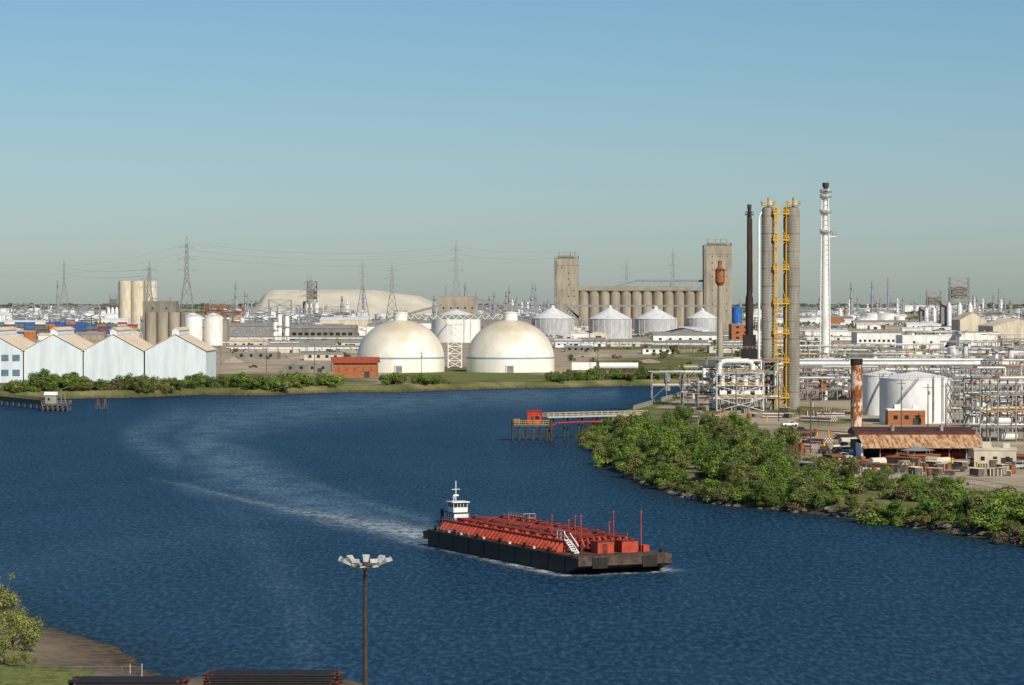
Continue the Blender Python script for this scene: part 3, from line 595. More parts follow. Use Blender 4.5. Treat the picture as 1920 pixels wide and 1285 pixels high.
building('warehouse',1862,1960,612,638,90,'cream','roof_tan','yellow tan gabled storage shed',rise=14,ridge='y')
building('warehouse',1690,1800,575,585,120,'white_far','white_far','long white distant warehouse',rise=3)
building('warehouse',1570,1690,580,590,120,'roof_grey','white_far','long grey distant warehouse with pale roof',rise=2)
building('warehouse',1500,1600,596,606,90,'brick','roof_grey','dull red brick distant warehouse',rise=3)
building('warehouse',1225,1345,629,644,40,'white_paint','roof_grey','low shed with grey roof and white wall',rise=6,rows=1,cols=6,ww=2.5,wh=2)
building('warehouse',1250,1320,624,641,60,'concrete_dark','roof_dark','dark low shed behind white shed',rise=8,ridge='y')
building('warehouse',1372,1440,609,640,40,'brick','roof_grey','brick plant building beside blue tank',rows=3,cols=4,ww=3,wh=2)
for a,b_,t,bb,wk,rk_,ri in ((1085,1135,638,650,'white_paint','roof_grey',4),(1145,1200,640,650,'cream','roof_grey',3),(1060,1110,652,660,'concrete_dark','roof_grey',3),(1440,1500,618,634,'white_paint','galv_roof',4),(1510,1590,622,638,'white_paint','white_far',3),(1455,1530,600,612,'white_far','white_far',3),(1600,1700,604,614,'cream','roof_grey',3),(1700,1780,608,618,'white_far','white_far',3),(1530,1600,646,656,'cream','roof_grey',0),(1690,1760,660,670,'white_paint','roof_grey',0),(760,820,606,622,'white_far','roof_grey',4),(900,960,604,620,'white_far','white_far',4),(640,700,642,654,'cream','roof_grey',4),(1330,1395,650,662,'cream','roof_grey',0),(1205,1260,655,664,'white_paint','roof_grey',0),(150,240,600,612,'white_far','white_far',3),(430,500,640,654,'cream','roof_tan',4),(560,630,646,658,'white_paint','roof_grey',4),(0,90,604,616,'white_far','white_far',3),(440,520,662,674,'concrete_dark','roof_grey',0),(570,640,664,676,'cream','roof_grey',3),(1040,1090,640,652,'white_far','galv_roof',4),(1620,1700,592,601,'white_far','galv_roof',3),(1420,1500,590,599,'white_far','white_far',3),(1820,1920,590,600,'white_far','roof_grey',3)):
    building('warehouse',a,b_,t,bb,26,wk,rk_,'low pale industrial shed on the plain',rise=ri,rows=1,cols=4,ww=2,wh=1.8)
def mill(pxc,pyb,seed,label,wd=40,lv=7,lh=7,k1='steel_grey',k2='concrete'):
    d=dist(pyb)
    f=lattice(MB(),-wd/4,wd/4,0,wd/3,0,lv*lh,lv,.7,k1); lf=MB().box(-wd/2,-wd/4-.4,0,wd/3,0,lh*lv*.55,k1); rt=MB().box(wd/4+.4,wd/2,0,wd/3,0,lh*lv*.4,k2); md=MB().box(-wd/5,wd/5,1,wd/4,lh*lv*.6,lh*lv*.82,'concrete_dark')
    ps=[('frame',f),('wing',lf),('wing',rt),('penthouse',md)]
    for i in range(3): ps.append(('silo',MB().lathe(-wd*.3+i*wd*.28,-4,[(3.4,0),(3.4,lh*lv*.45),(1,lh*lv*.52)],'galv_roof',16)))
    ps.append(('conveyor',MB().tube([(-wd/2,-2,lh*lv*.5),(wd*.9,-2,4)],1.3,k1,6)))
    return thing('mill_tower',(X(pxc,d),d,3),ps,label,'industrial tower')
mill(1800,618,3,'grey steel mill tower with silos and conveyor',52,9,8); mill(1752,612,4,'grey lattice mill tower with pale vessels',44,7,8); mill(1865,612,6,'low grey mill structure with conveyor',60,4,7)
mill(1930,618,8,'low mill frame beside the tan shed',40,4,7)
mill(1430,646,9,'grey steel process tower behind stacks',26,4,6)
tank('blue_tank',1382,624,19,47,1,'blue_paint','blue_paint','bright blue round tank near headhouse',det=False)
# ---------------------------------------------------------------- left mid buildings
building('mill_building',268,330,566,648,20,'concrete_dark','steel_grey','taller tan mill building with roof frame',rows=4,cols=2,ww=1.6,wh=1.4)
building('mill_building',335,425,600,650,25,'concrete','concrete_dark','tan concrete plant building with flat roof',rows=2,cols=5,ww=1.6,wh=1.4)
for pxc in (283,305,327,349):
    column(pxc,660,586,22.5,'concrete','tan concrete round silo behind the blue sheds',name='silo',n=24,top=False,grp='cluster of tan silos')
for pxc in (362,400):
    d=dist(688); s=d/F; r=17.5*s; z1=Z(594,d)-3; z0_=Z(648,d)-3
    a=MB().lathe(0,0,[(1,z0_-3.5),(r,z0_),(r,z1)],'white_paint',28); b2=MB().lathe(0,0,[(r+.2,z1),(r+.2,z1+.2),(.8,z1+2.2)],'white_paint',28); b2.rail([(r*math.cos(q),r*math.sin(q),z1+.2) for q in [i*math.pi/6 for i in range(13)]],1.1,'steel_grey',.12,4)
    c_=lattice(MB(),-r*.75,r*.75,-r*.75,r*.75,0,z0_,2,.35,'steel_grey')
    thing('silo',(X(pxc,d),d,3),[('shell',a),('roof',b2),('leg',c_)],'white elevated silo on steel legs behind blue sheds','silo',0,'pair of white elevated silos')
for pxc in (235,258,282):
    column(pxc,606,527,25,'cream','tall pale concrete silo on the plain',name='silo',n=24,top=False,grp='distant concrete silos')
building('warehouse',430,520,612,636,60,'steel_grey','roof_grey','dark grey low warehouse with wide roof',rise=6,door=0)
building('warehouse',520,665,616,638,60,'concrete_dark','roof_grey','long dark warehouse with grey roof',rise=6,rows=1,cols=12,ww=4,wh=3)
building('warehouse',600,690,600,616,60,'cream','white_far','pale roofed shed behind dark warehouse',rise=5)
building('warehouse',688,745,612,640,40,'white_paint','roof_grey','white low shed behind dome',rise=4)
building('warehouse',440,520,596,606,80,'white_far','roof_tan','pale distant shed with tan roof',rise=4)
building('warehouse',530,620,684,698,14,'concrete_dark','roof_grey','low grey shed beside brick house',rise=0,rows=1,cols=4,ww=1.5,wh=1.5)
building('warehouse',500,560,652,662,20,'cream','white_paint','small pale shed on dirt yard',rise=4)
for pxc,t in ((524,585),(538,588),(516,600)): column(pxc,640,t,9,'white_paint','slim white vertical vessel beside warehouse',(.5,.95),grp='slim white vessels')
building('mill_building',822,895,556,628,30,'concrete','roof_grey','tan concrete mill behind domes',rows=2,cols=5,ww=2,wh=2)
tank('storage_tank',855,642,92,46,8,'white_paint','galv_roof','wide white tank with conical roof behind domes',det=True)
building('warehouse',895,1000,600,628,30,'concrete_dark','steel_grey','grey conveyor house between dome and bins',rows=1,cols=8,ww=2,wh=2)
d=dist(632)
for (xa,ya,xb,yb) in ((700,606,830,572),(890,560,1035,592),(1085,596,1040,560),(1060,570,1100,610)):
    ps=[('gallery',MB().beam((X(xa,d),0,Z(ya,d)-3),(X(xb,d),0,Z(yb,d)-3),2.6,'steel_grey'))]
    for t in (.1,.35,.6,.85):
        lg=MB(); xx=X(xa+(xb-xa)*t,d); zz=Z(ya+(yb-ya)*t,d)-3; lg.beam((xx-1.5,0,0),(xx,0,zz),.4,'steel_grey'); lg.beam((xx+1.5,0,0),(xx,0,zz),.4,'steel_grey'); ps.append(('leg',lg))
    thing('conveyor',(0,d,3),ps,'inclined grey belt conveyor on trestle legs','conveyor',0,'inclined conveyors')
mill(430,618,11,'rust brown steel works frame with conveyor',70,4,8,'rust','concrete_dark'); mill(400,622,13,'brown steel works tower',44,5,7,'rust'); mill(585,610,15,'dark cluster of slim towers on plain',30,8,9,'steel_dark'); mill(212,602,17,'grey lattice process tower beside silos',30,6,9); mill(640,606,19,'low grey process frame among tanks',70,3,8); mill(300,636,21,'tan mill frame behind blue sheds',40,7,6,'concrete')
for (a,b_,hh,ww_) in ((470,660,3.5,14),(655,662,5,12),(560,672,2.5,10),(1010,690,2,8),(430,680,3,9),(1100,668,3,16),(1210,680,2,10)):
    x,y=G(a,b_); m=MB(); prof=[(ww_*(1-t)**.8,hh*math.sin(t*math.pi/2)) for t in (0,.2,.4,.6,.8,.95)]; m.lathe(0,0,prof+[(.1,hh)],'gravel_pad',18,False)
    m.v=[(p[0]*(1+.2*math.sin(p[1]+p[2])),p[1]*.8,p[2]*(1+.2*math.sin(p[0]*.7))) for p in m.v]
    thing('soil_heap',(x,y,3),m,'tan heap of bulk soil on bare yard','soil heap',0,'heaps of soil')
# ---------------------------------------------------------------- far repeated stuff
def farset(name,proto,label,cat,group,spots):
    root=None
    for (x,y,s_,rz) in spots:
        if root is None: root=thing(name,(x,y,3),proto,label,cat,rz,group); root.scale=s_ if isinstance(s_,tuple) else (s_,)*3
        else: dup(root,(x,y,3),rz,s_)
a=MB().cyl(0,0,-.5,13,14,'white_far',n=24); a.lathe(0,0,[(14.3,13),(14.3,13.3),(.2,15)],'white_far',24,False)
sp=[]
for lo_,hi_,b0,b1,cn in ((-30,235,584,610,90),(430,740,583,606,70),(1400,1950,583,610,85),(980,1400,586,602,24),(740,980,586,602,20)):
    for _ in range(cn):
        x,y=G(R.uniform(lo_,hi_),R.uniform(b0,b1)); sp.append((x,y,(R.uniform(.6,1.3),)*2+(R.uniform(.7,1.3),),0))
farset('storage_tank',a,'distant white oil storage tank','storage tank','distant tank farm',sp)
for vi,(hh,rr,k) in enumerate(((60,3.2,'steel_haze_grey'),(50,2.6,'white_far'),(85,2.2,'steel_haze_grey'),(42,4,'concrete'))):
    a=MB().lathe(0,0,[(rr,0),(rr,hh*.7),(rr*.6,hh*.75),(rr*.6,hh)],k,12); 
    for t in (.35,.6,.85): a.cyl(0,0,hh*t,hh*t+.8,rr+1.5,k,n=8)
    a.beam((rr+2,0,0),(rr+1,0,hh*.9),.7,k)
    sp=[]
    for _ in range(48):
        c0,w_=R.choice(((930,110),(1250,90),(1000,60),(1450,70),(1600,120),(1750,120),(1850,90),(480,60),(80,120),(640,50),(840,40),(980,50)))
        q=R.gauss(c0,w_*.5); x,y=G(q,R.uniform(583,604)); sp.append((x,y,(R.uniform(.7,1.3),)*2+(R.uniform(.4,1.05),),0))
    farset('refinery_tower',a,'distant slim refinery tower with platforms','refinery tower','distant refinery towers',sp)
for vi in range(3):
    m=lattice(MB(),-16,16,0,12,0,26+vi*6,3,1.1,'steel_haze_grey'); m.box(-12,4,1,10,3,14,'steel_haze_grey'); m.box(5,12,1,8,8,20,'white_far' if vi==1 else 'steel_haze_grey'); m.tube([(-20,2,17),(24,2,17)],1.4,'white_far',6)
    sp=[(*G(R.choice((R.uniform(900,1040),R.uniform(1440,1950),R.uniform(1440,1950),R.uniform(400,700),R.uniform(-10,210),R.uniform(1090,1330))),R.uniform(586,616)),R.uniform(.5,1.1),0) for _ in range(38)]
    farset('refinery_unit',m,'distant open steel refinery structure','refinery unit','distant refinery units',sp)
m=MB().tube([(0,0,0),(0,0,20)],.22,'steel_haze_grey',6,.12); m.beam((-1.5,0,20),(1.5,0,20),.3,'steel_haze_grey')
sp=[]
for _ in range(100):
    x,y=G(R.uniform(0,1920),R.choice((R.uniform(600,660),R.uniform(590,620)))); sp.append((x,y,R.uniform(.6,1.2),0))
farset('light_pole',m,'thin grey utility light pole on yard','light pole','utility poles across the plain',sp)
for k,rk_ in (('white_far','white_far'),('cream','white_far'),('brick','roof_grey'),('concrete_dark','white_far'),('white_far','roof_tan'),('concrete','roof_grey'),('white_far','galv_roof')):
    m=MB().prism([(-12,-.3),(12,-.3),(12,7),(0,10),(-12,7)],0,40,k); m.prism([(-12.6,7),(0,10.05),(12.6,7),(12.6,7.5),(0,10.6),(-12.6,7.5)],-.5,40.5,rk_); m.box(-4,4,-.1,0,0,5,'steel_dark')
    sp=[]
    for _ in range(42 if k!='brick' else 16):
        q=R.choice((R.uniform(-20,260),R.uniform(430,700),R.uniform(1400,1940),R.uniform(1400,1940),R.uniform(900,1350))); x,y=G(q,R.uniform(588,638)); sp.append((x,y,R.uniform(.35,.85),R.choice((0,math.pi/2))))
    farset('shed',m,'small gabled industrial shed on the plain','shed','scattered industrial sheds',sp)
m=MB()
for i in range(5): m.tube([(-60,i*1.2,4+(i%2)*1.5),(60,i*1.2,4+(i%2)*1.5)],.5,('white_far','steel_grey','galv_roof','rust','white_far')[i],6)
for i in range(-58,60,10): m.beam((i,-.5,0),(i,-.5,6),.5,'steel_grey'); m.beam((i,5.5,0),(i,5.5,6),.5,'steel_grey'); m.beam((i,-.5,3.5),(i,5.5,3.5),.4,'steel_grey')
sp=[(*G(R.choice((R.uniform(1420,1930),R.uniform(430,640),R.uniform(1050,1380))),R.uniform(606,676)),R.uniform(.6,1.2),R.uniform(-.15,.15)) for _ in range(32)]
farset('pipe_rack',m,'long low pipe rack carrying pale pipes','pipe rack','pipe racks across the plain',sp)
cm={}
for k in ('cont_red','cont_blue','cont_orange','cont_grey','cont_teal','cont_brown'):
    m=MB().box(-6.1,6.1,0,2.44,0,2.55,k)
    for xx in (-6.1,6.0): m.box(xx-.05,xx+.15,-.06,0,0,2.6,'steel_dark')
    cm[k]=m.mesh('container')
for row,(by,pa,pb) in enumerate(((636,-60,262),(624,-40,250))):
    d=dist(by); x=X(pa,d)
    while x<X(pb,d):
        hs=R.choice((4,5,5,5)) if row else R.choice((3,4,4,5))
        if R.random()<.06: x+=13; continue
        run=R.choice(list(cm))
        for q in range(hs):
            k=run if R.random()<.45 else R.choice(list(cm)); o=mobj('shipping_container',cm[k],(x,d+R.uniform(-.1,.1),3+q*2.62)); o['label']={'cont_red':'red','cont_blue':'blue','cont_orange':'orange','cont_grey':'grey','cont_teal':'teal','cont_brown':'brown'}[k]+' shipping container in a terminal stack'; o['category']='container'; o['group']='stacked shipping containers'
        x+=12.7
def pylon(px_,pyt,d,k='steel_haze_grey',wb=11,w=.55,label='steel lattice power pylon with cross arms'):
    h=Z(pyt,d)-3; m=MB(); lattice(m,-wb/2,wb/2,-wb/2,wb/2,0,h*.62,6,w,k,(-1.8,1.8,-1.8,1.8)); lattice(m,-1.8,1.8,-1.8,1.8,h*.62,h*.93,6,w*.8,k,(-1,1,-1,1))
    m.beam((-1,0,h*.93),(0,0,h),w*.7,k); m.beam((1,0,h*.93),(0,0,h),w*.7,k); ar=MB()
    for t,aw in ((.68,9),(.78,8),(.89,7)):
        for sg in (-1,1): ar.beam((sg*1.2,0,h*t),(sg*aw,0,h*t),w*.7,k); ar.beam((sg*1.2,0,h*t+2.5),(sg*aw,0,h*t),w*.5,k); ar.beam((sg*aw,0,h*t),(sg*aw,0,h*t-2.5),w*.5,k)
    thing('power_pylon',(X(px_,d),d,3),[('mast',m),('cross_arm',ar)],label,'power pylon',0,'power pylons across the plain')
for p in ((350,443,2700,'steel_grey',22),(855,450,3300,'steel_grey',24),(280,490,2650,'steel_grey',18),(735,493,3200,'steel_grey',20),(680,487,4800,'steel_haze_grey',26),(120,485,6500,'steel_haze_grey',26),(583,518,3000,'steel_grey',10),(577,520,3050,'steel_grey',10),(1175,488,4100,'steel_haze_grey',5),(1262,465,4200,'steel_haze_grey',3)):
    pylon(*p,w=.5 if p[2]<4000 else .6)
def wire(pa,ya,da,pb,yb,db,sag):
    A=Vector((X(pa,da),da,Z(ya,da)));B=Vector((X(pb,db),db,Z(yb,db))); pts=[]
    for i in range(17):
        t=i/16; p=A.lerp(B,t); p.z-=sag*4*t*(1-t); pts.append(p)
    thing('power_line',(0,0,0),MB().tube(pts,.12,'steel_grey',4),'thin overhead power line between pylons','power line',0,'power lines')
for o in (0,12,24): wire(353,456+o,2700,852,463+o,3300,9)
for o in (0,14): wire(353,458+o,2700,-60,500+o,2500,9); wire(858,463+o,3300,1040,470+o,3740,4)
for o in (0,12): wire(120,500+o,6500,280,505+o,2650,6)
def hill():
    nx,ny=100,20; v=[];f=[]; d=6400; s=d/F
    prof=[(0,0),(.05,.5),(.10,.92),(.14,1),(.45,1.01),(.64,1.0),(.69,.93),(.84,.80),(.94,.5),(1,0)]
    for j in range(ny):
        for i in range(nx):
            u=i/(nx-1); w_=j/(ny-1); pxx=445+385*u
            hh=np.interp(u,[p[0] for p in prof],[p[1] for p in prof])*(37+25*s)
            v.append((X(pxx,d),d+w_*700,3+hh*min(1,w_*3.2)))
    for j in range(ny-1):
        for i in range(nx-1): a=j*nx+i; f.append((a,a+1,a+nx+1,a+nx))
    m=MB(); m.add(v,f,'hill_soil'); o=mobj('hill',m); o['kind']='structure'; o['label']='long flat topped pale earth hill on the horizon'
hill()
# ---------------------------------------------------------------- vegetation
def leafmesh(name,blobs,n_,size,k,seed,flat=1.0):
    r=np.random.RandomState(seed); B=np.array(blobs,float); w_=B[:,3]**2; w_/=w_.sum(); idx=r.choice(len(B),n_,p=w_)
    dv=r.normal(size=(n_,3)); dv/=np.linalg.norm(dv,axis=1)[:,None]; rad=r.uniform(.3,1.25,n_)**.6
    c0=B[idx,:3]+dv*(B[idx,3]*rad)[:,None]*np.array([1,1,flat]); c0[:,2]=np.maximum(c0[:,2],.1)
    nn=dv+r.normal(size=(n_,3))*.5+np.array([0,0,.35]); nn/=np.linalg.norm(nn,axis=1)[:,None]
    t=np.cross(nn,r.normal(size=(n_,3))); t/=np.linalg.norm(t,axis=1)[:,None]; b_=np.cross(nn,t)
    s_=(size*r.uniform(.5,1.3,n_))[:,None]; V=np.stack([c0-t*s_,c0-b_*s_*.6,c0+t*s_,c0+b_*s_*.6],1).reshape(-1,3)
    me=bpy.data.meshes.new(name); me.from_pydata(V.tolist(),[],np.arange(n_*4).reshape(-1,4).tolist()); me.materials.append(M[k]); me.update(); return me
def tree_parts(seed,h,wd,k,nl,ls,nb0=(9,14),bs=1.0):
    r=random.Random(seed); tr=MB(); base=.22*h
    tr.tube([(0,0,-.6),(.1*r.uniform(-1,1),.1,base),(r.uniform(-.3,.3),r.uniform(-.3,.3),h*.55)],.035*h,'bark',7,.015*h); bl=[]
    for i in range(r.randint(*nb0)):
        a=r.uniform(0,6.28); q=r.uniform(.15,.5)*wd; z=r.uniform(.16,.88)*h; 
        if z>.7*h: q*=.55
        x,y=q*math.cos(a),q*math.sin(a); rr=bs*r.uniform(.08,.22)*wd*(1.15 if z<.6*h else .8); bl.append((x,y,z,rr))
        tr.tube([(0,0,base*r.uniform(.5,1.6)),(x*.6,y*.6,z*.75),(x,y,z),(x*1.15,y*1.15,z+rr*1.1)],.016*h,'bark',5,.003*h)
    bl.append((0,0,.55*h,.22*wd*bs)); bl.append((0,0,h*.85,.12*wd*bs))
    return [('trunk',tr),('crown',leafmesh('crown',bl,nl,ls,k,seed,1.0))]
def shrub_parts(seed,h,wd,k,nl,ls):
    r=random.Random(seed); st=MB(); bl=[]
    for i in range(12):
        a=r.uniform(0,6.28); q=r.uniform(0,.48)*wd; z=r.uniform(.12,.75)*h*(1-.5*q/wd); x,y=q*math.cos(a),q*math.sin(a); bl.append((x,y,z,r.uniform(.09,.22)*wd)); st.tube([(x*.2,y*.2,-.5),(x,y,z),(x*1.2,y*1.2,z+h*.18)],.04,'bark',4,.015)
    return [('stem',st),('foliage',leafmesh('foliage',bl,nl,ls,k,seed,.8))]
TP=[]
def proto(name,parts,label,cat,grp): TP.append(dict(name=name,parts=parts,label=label,cat=cat,grp=grp,root=None)); return len(TP)-1
tg=[proto('tree',tree_parts(10+i,10,10.5,k,3800,.30),'leafy green tree with uneven crown on river bank' if k!='leaf_olive' else 'olive green tree with open crown on river bank','tree','trees along the channel bank') for i,k in enumerate(('leaf_green','leaf_dark','leaf_green','leaf_olive','leaf_green'))]
sg=[proto('bush',shrub_parts(30+i,4,7,k,2000 if k!='leaf_brown' else 1000,.23),('brown leafless looking bush' if k=='leaf_brown' else 'dense green bush')+' growing on the bank','bush','bushes along the channel bank') for i,k in enumerate(('leaf_green','leaf_dark','leaf_olive','leaf_brown','leaf_green'))]
cntr={'tree':0,'bush':0}
def plant(i,x,y,scl,z=None):
    t=TP[i]
    if cntr[t['name']]>=(285 if t['name']=='tree' else 298): return
    z=gz(x,y) if z is None else z
    if z<-.3: return
    cntr[t['name']]+=1
    rz=R.uniform(0,6.28)
    sc_=(scl*R.uniform(.95,1.3),scl*R.uniform(.95,1.3),scl*R.uniform(.7,1.1))
    if t['root'] is None: t['root']=thing(t['name'],(x,y,z-.1),t['parts'],t['label'],t['cat'],rz,t['grp']); t['root'].scale=sc_
    else: dup(t['root'],(x,y,z-.1),rz,sc_)
def inpoly(x,y,P):
    c=False
    for i in range(len(P)):
        a=P[i];b_=P[(i+1)%len(P)]
        if (a[1]>y)!=(b_[1]>y) and x<(b_[0]-a[0])*(y-a[1])/(b_[1]-a[1])+a[0]: c=not c
    return c
nb=proto('tree',tree_parts(77,9,7.5,'leaf_light',3600,.14,(14,18),.66),'sparse yellow green bushy tree beside muddy shore','tree','trees on the near bank')
nb2=proto('tree',tree_parts(78,6,7.5,'leaf_light',4200,.14,(14,18),.76),'round yellow green bush beside muddy shore','tree','trees on the near bank')
plant(nb2,X(24,316),316,.78,1.2); plant(nb,X(-8,322),322,.9,1.6); plant(nb2,X(-15,308),308,.9,2.0); plant(nb2,X(46,300),300,.4,1.8); plant(nb,X(-70,300),300,1.,2.5); plant(nb2,X(8,302),302,.55,2)
poly=[(1092,812),(1098,830),(1142,862),(1160,886),(1212,910),(1296,938),(1352,950),(1452,960),(1562,972),(1702,994),(1802,1010),(1990,1040),(1990,968),(1820,936),(1700,916),(1590,898),(1500,876),(1462,850),(1400,820),(1300,802),(1180,794)]
cnt=0; tries=0
while cnt<330 and tries<9000:
    tries+=1; a=R.uniform(1085,1990); b_=R.uniform(790,1040)
    if not inpoly(a,b_,poly): continue
    x,y=G(a,b_,2.5); cnt+=1
    if a<1160: plant(R.choice(sg[:3]),x,y,R.uniform(.8,1.2))
    elif a<1470: plant(R.choice(tg) if R.random()<.75 else R.choice([sg[0],sg[1],sg[2],sg[4]]),x,y,R.uniform(.46,.78) if b_<925 else R.uniform(.3,.5))
    else:
        q=R.random()
        if q<.42: plant(R.choice(tg+[tg[3]]),x,y,R.uniform(.26,.44))
        elif q<.90: plant(R.choice([sg[0],sg[1],sg[2],sg[4],sg[2]]),x,y,R.uniform(.65,1.1))
        else: plant(sg[3],x,y,R.uniform(.6,.95))
seg=[(1088,828),(1132,858),(1148,880),(1205,908),(1290,936),(1350,947),(1450,956),(1560,967),(1700,988),(1800,1003),(1950,1027)]
rk=[]
for v_ in range(4):
    r=random.Random(50+v_); m=MB(); m.lathe(0,0,[(.5,-.3),(.8,.0),(.7,.4),(.3,.65),(.05,.7)],'rock',7,False); m.v=[(p[0]*(1+r.uniform(-.25,.25)),p[1]*(1+r.uniform(-.25,.25)),p[2]+r.uniform(-.1,.1)) for p in m.v]; rk.append(m.mesh('rock'))
for i in range(240):
    k=R.randint(0,len(seg)-2); t=R.random(); a=seg[k][0]+(seg[k+1][0]-seg[k][0])*t; b_=seg[k][1]+(seg[k+1][1]-seg[k][1])*t
    x,y=G(a,b_,0); x+=R.uniform(-.5,1.5); y+=R.uniform(-1,3.5)
    o=mobj('rock',R.choice(rk),(x,y,max(-.1,gz(x,y))),R.uniform(0,6)); s_=R.uniform(.4,1.1); o.scale=(s_*1.2,s_,s_*.8); o['label']='grey brown boulder at the waterline'; o['category']='rock'; o['group']='riprap rocks on the bank'
for i in range(96):
    k=i%(len(seg)-1); t=R.random(); a=seg[k][0]+(seg[k+1][0]-seg[k][0])*t; b_=seg[k][1]+(seg[k+1][1]-seg[k][1])*t
    x,y=G(a,b_,0)
    if i%3: plant(R.choice([sg[0],sg[1],sg[2],sg[4]]),x+R.uniform(.5,2),y+R.uniform(2,6),R.uniform(.45,.85))
    else: plant(R.choice(tg),x+R.uniform(.5,2),y+R.uniform(4,9),R.uniform(.22,.34))
fb=[(0,749),(120,748),(250,746),(370,741),(500,742),(560,739),(650,736),(750,736),(850,732),(950,729),(1050,728),(1150,725),(1270,723),(1330,722)]
def bank(a): 
    for i in range(len(fb)-1):
        if fb[i][0]<=a<=fb[i+1][0]: t=(a-fb[i][0])/(fb[i+1][0]-fb[i][0]); return fb[i][1]+(fb[i+1][1]-fb[i][1])*t
for a in (235,262,95,110,70,140,370,80,125): x,y=G(a,bank(a),0); plant(tg[a%3],x,y+14,R.uniform(.7,1.0))
for i in range(150):
    a=R.choice((R.uniform(0,160),R.uniform(430,640),R.uniform(440,620),R.uniform(700,830),R.uniform(1010,1320),R.uniform(1040,1300),R.uniform(160,430),R.uniform(160,430)))
    x,y=G(a,bank(a)-.2,0); y+=R.uniform(5,34)
    if R.random()<.40: plant(R.choice(tg),x,y,R.uniform(.4,.7) if not 700<a<830 else .4)
    else: plant(R.choice(sg),x,y,R.uniform(1.0,1.7))
for i in range(46):
    a=R.uniform(1050,1460); b_=R.uniform(652,706); x,y=G(a,b_); plant(R.choice([sg[2],sg[3],sg[0],tg[3]]),x,y,R.uniform(.5,.95) if i%2 else .4)
for i in range(30):
    a=R.choice((R.uniform(1440,1930),R.uniform(420,700))); b_=R.uniform(632,672); x,y=G(a,b_); plant(R.choice(tg),x,y,R.uniform(.4,.7))
def wood(d,x0,x1,hh,n_,sz,seed,lab):
    r=np.random.RandomState(seed); x=r.uniform(x0,x1,n_); prof=hh*np.clip(.45+.55*(np.sin(x*.013+seed)+np.sin(x*.031+2)+np.sin(x*.09))/2,0.05,2); z=3+np.abs(prof)*r.uniform(0,1,n_)**.6+.5; y=d+r.uniform(-60,60,n_)
    c0=np.stack([x,y,z],1); a=r.uniform(0,6.28,n_); t=np.stack([np.cos(a)*.9,np.sin(a)*.5,r.uniform(-.4,.4,n_)],1)*sz; b_=np.stack([r.uniform(-.4,.4,n_),r.uniform(-.3,.3,n_),np.ones(n_)],1)*sz*.6
    V=np.stack([c0-t,c0-b_,c0+t,c0+b_],1).reshape(-1,3); me=bpy.data.meshes.new('woodland'); me.from_pydata(V.tolist(),[],np.arange(n_*4).reshape(-1,4).tolist()); me.materials.append(M['leaf_haze_green']); me.update()
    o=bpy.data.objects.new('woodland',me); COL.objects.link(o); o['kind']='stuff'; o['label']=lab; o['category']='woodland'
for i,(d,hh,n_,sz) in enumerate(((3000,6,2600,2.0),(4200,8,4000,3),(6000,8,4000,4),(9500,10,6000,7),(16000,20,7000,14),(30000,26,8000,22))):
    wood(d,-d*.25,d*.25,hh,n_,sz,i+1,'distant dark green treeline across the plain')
# ---------------------------------------------------------------- barge
Lh,Wh,dz=28.5,7.7,2.7
hull=MB().prism([(-Lh,-1),(22,-1),(24.5,-.1),(Lh,1.35),(Lh,dz),(-Lh,dz)],-Wh,Wh,'barge_hull')
for i in range(-24,27,6): hull.box(i,i+.2,-Wh-.05,-Wh,.2,dz-.1,'barge_hull')
rb=MB().box(-Lh,Lh,-Wh-.2,-Wh-.003,dz-.22,dz-.05,'headlog'); rb2=MB().box(-Lh,Lh,Wh+.003,Wh+.18,dz-.35,dz-.1,'rust_black')
head=MB().box(Lh+.003,Lh+.25,-Wh,Wh,1.4,dz+.12,'headlog'); 
for y in (-4.2,4.0): head.box(Lh+.25,Lh+.4,y-1.2,y+1.2,1.0,dz-.1,'rust_black')
deck=MB().box(-Lh,Lh,-Wh,Wh,dz+.003,dz+.05,'barge_deck'); deck.box(24.9,Lh-.5,-Wh+.4,Wh-.4,dz+.053,dz+.1,'headlog')
tr_=MB().box(-26,20,-5.4,5.4,dz+.05,dz+1.5,'barge_red_dark'); tr_.box(-26.1,20.1,-5.5,5.5,dz+1.5,dz+1.56,'barge_red_dark')
for sy in (-1,1): tr_.box(-26.2,20.2,sy*5.6-.15,sy*5.6+.15,dz+1.38,dz+1.70,'barge_red')
CP=[]
for sy in (-1,1):
    cp=MB(); i=-25.6
    while i<20:
        pr=[(sy*5.4,dz+.05),(sy*7.0,dz+.05),(sy*7.0,dz+.35),(sy*6.2,dz+1.36),(sy*5.4,dz+1.36)]; cp.prism(pr,i,i+.42,'barge_red','x'); i+=1.4
    cp.beam((-25.6,sy*7.0,dz+.15),(20,sy*7.0,dz+.15),.2,'barge_red'); CP.append(('side_bracket',cp))
pp=MB(); zt=dz+1.95
for y,rr,k in ((-1.2,.2,'barge_red'),(-.3,.28,'barge_red'),(.7,.32,'barge_red'),(1.7,.2,'barge_red_dark'),(4.2,.18,'barge_red'),(-4.3,.22,'barge_red'),(3.2,.16,'barge_red'),(-3.2,.18,'barge_red'),(-2.2,.14,'barge_red')):
    pp.tube([(-24,y,zt),(20.5,y,zt),(21.5,y,zt-1.2)],rr,k,8)
for x_ in range(-22,20,7):
    pp.tube([(x_,-4.8,zt+.2),(x_,4.8,zt+.2)],.12,'barge_red_dark',8)
    for y in (-2.3,2.6): pp.cyl(x_+.9,y,dz+1.5,dz+2.6,.2,'barge_red_dark',n=10); pp.lathe(x_+.9,y,[(.36,dz+2.6),(.36,dz+2.68)],'barge_red',10)
for x_ in range(-23,20,2): pp.box(x_,x_+.14,-5.3,5.3,dz+1.56,dz+1.68,'barge_red')
HT=[]
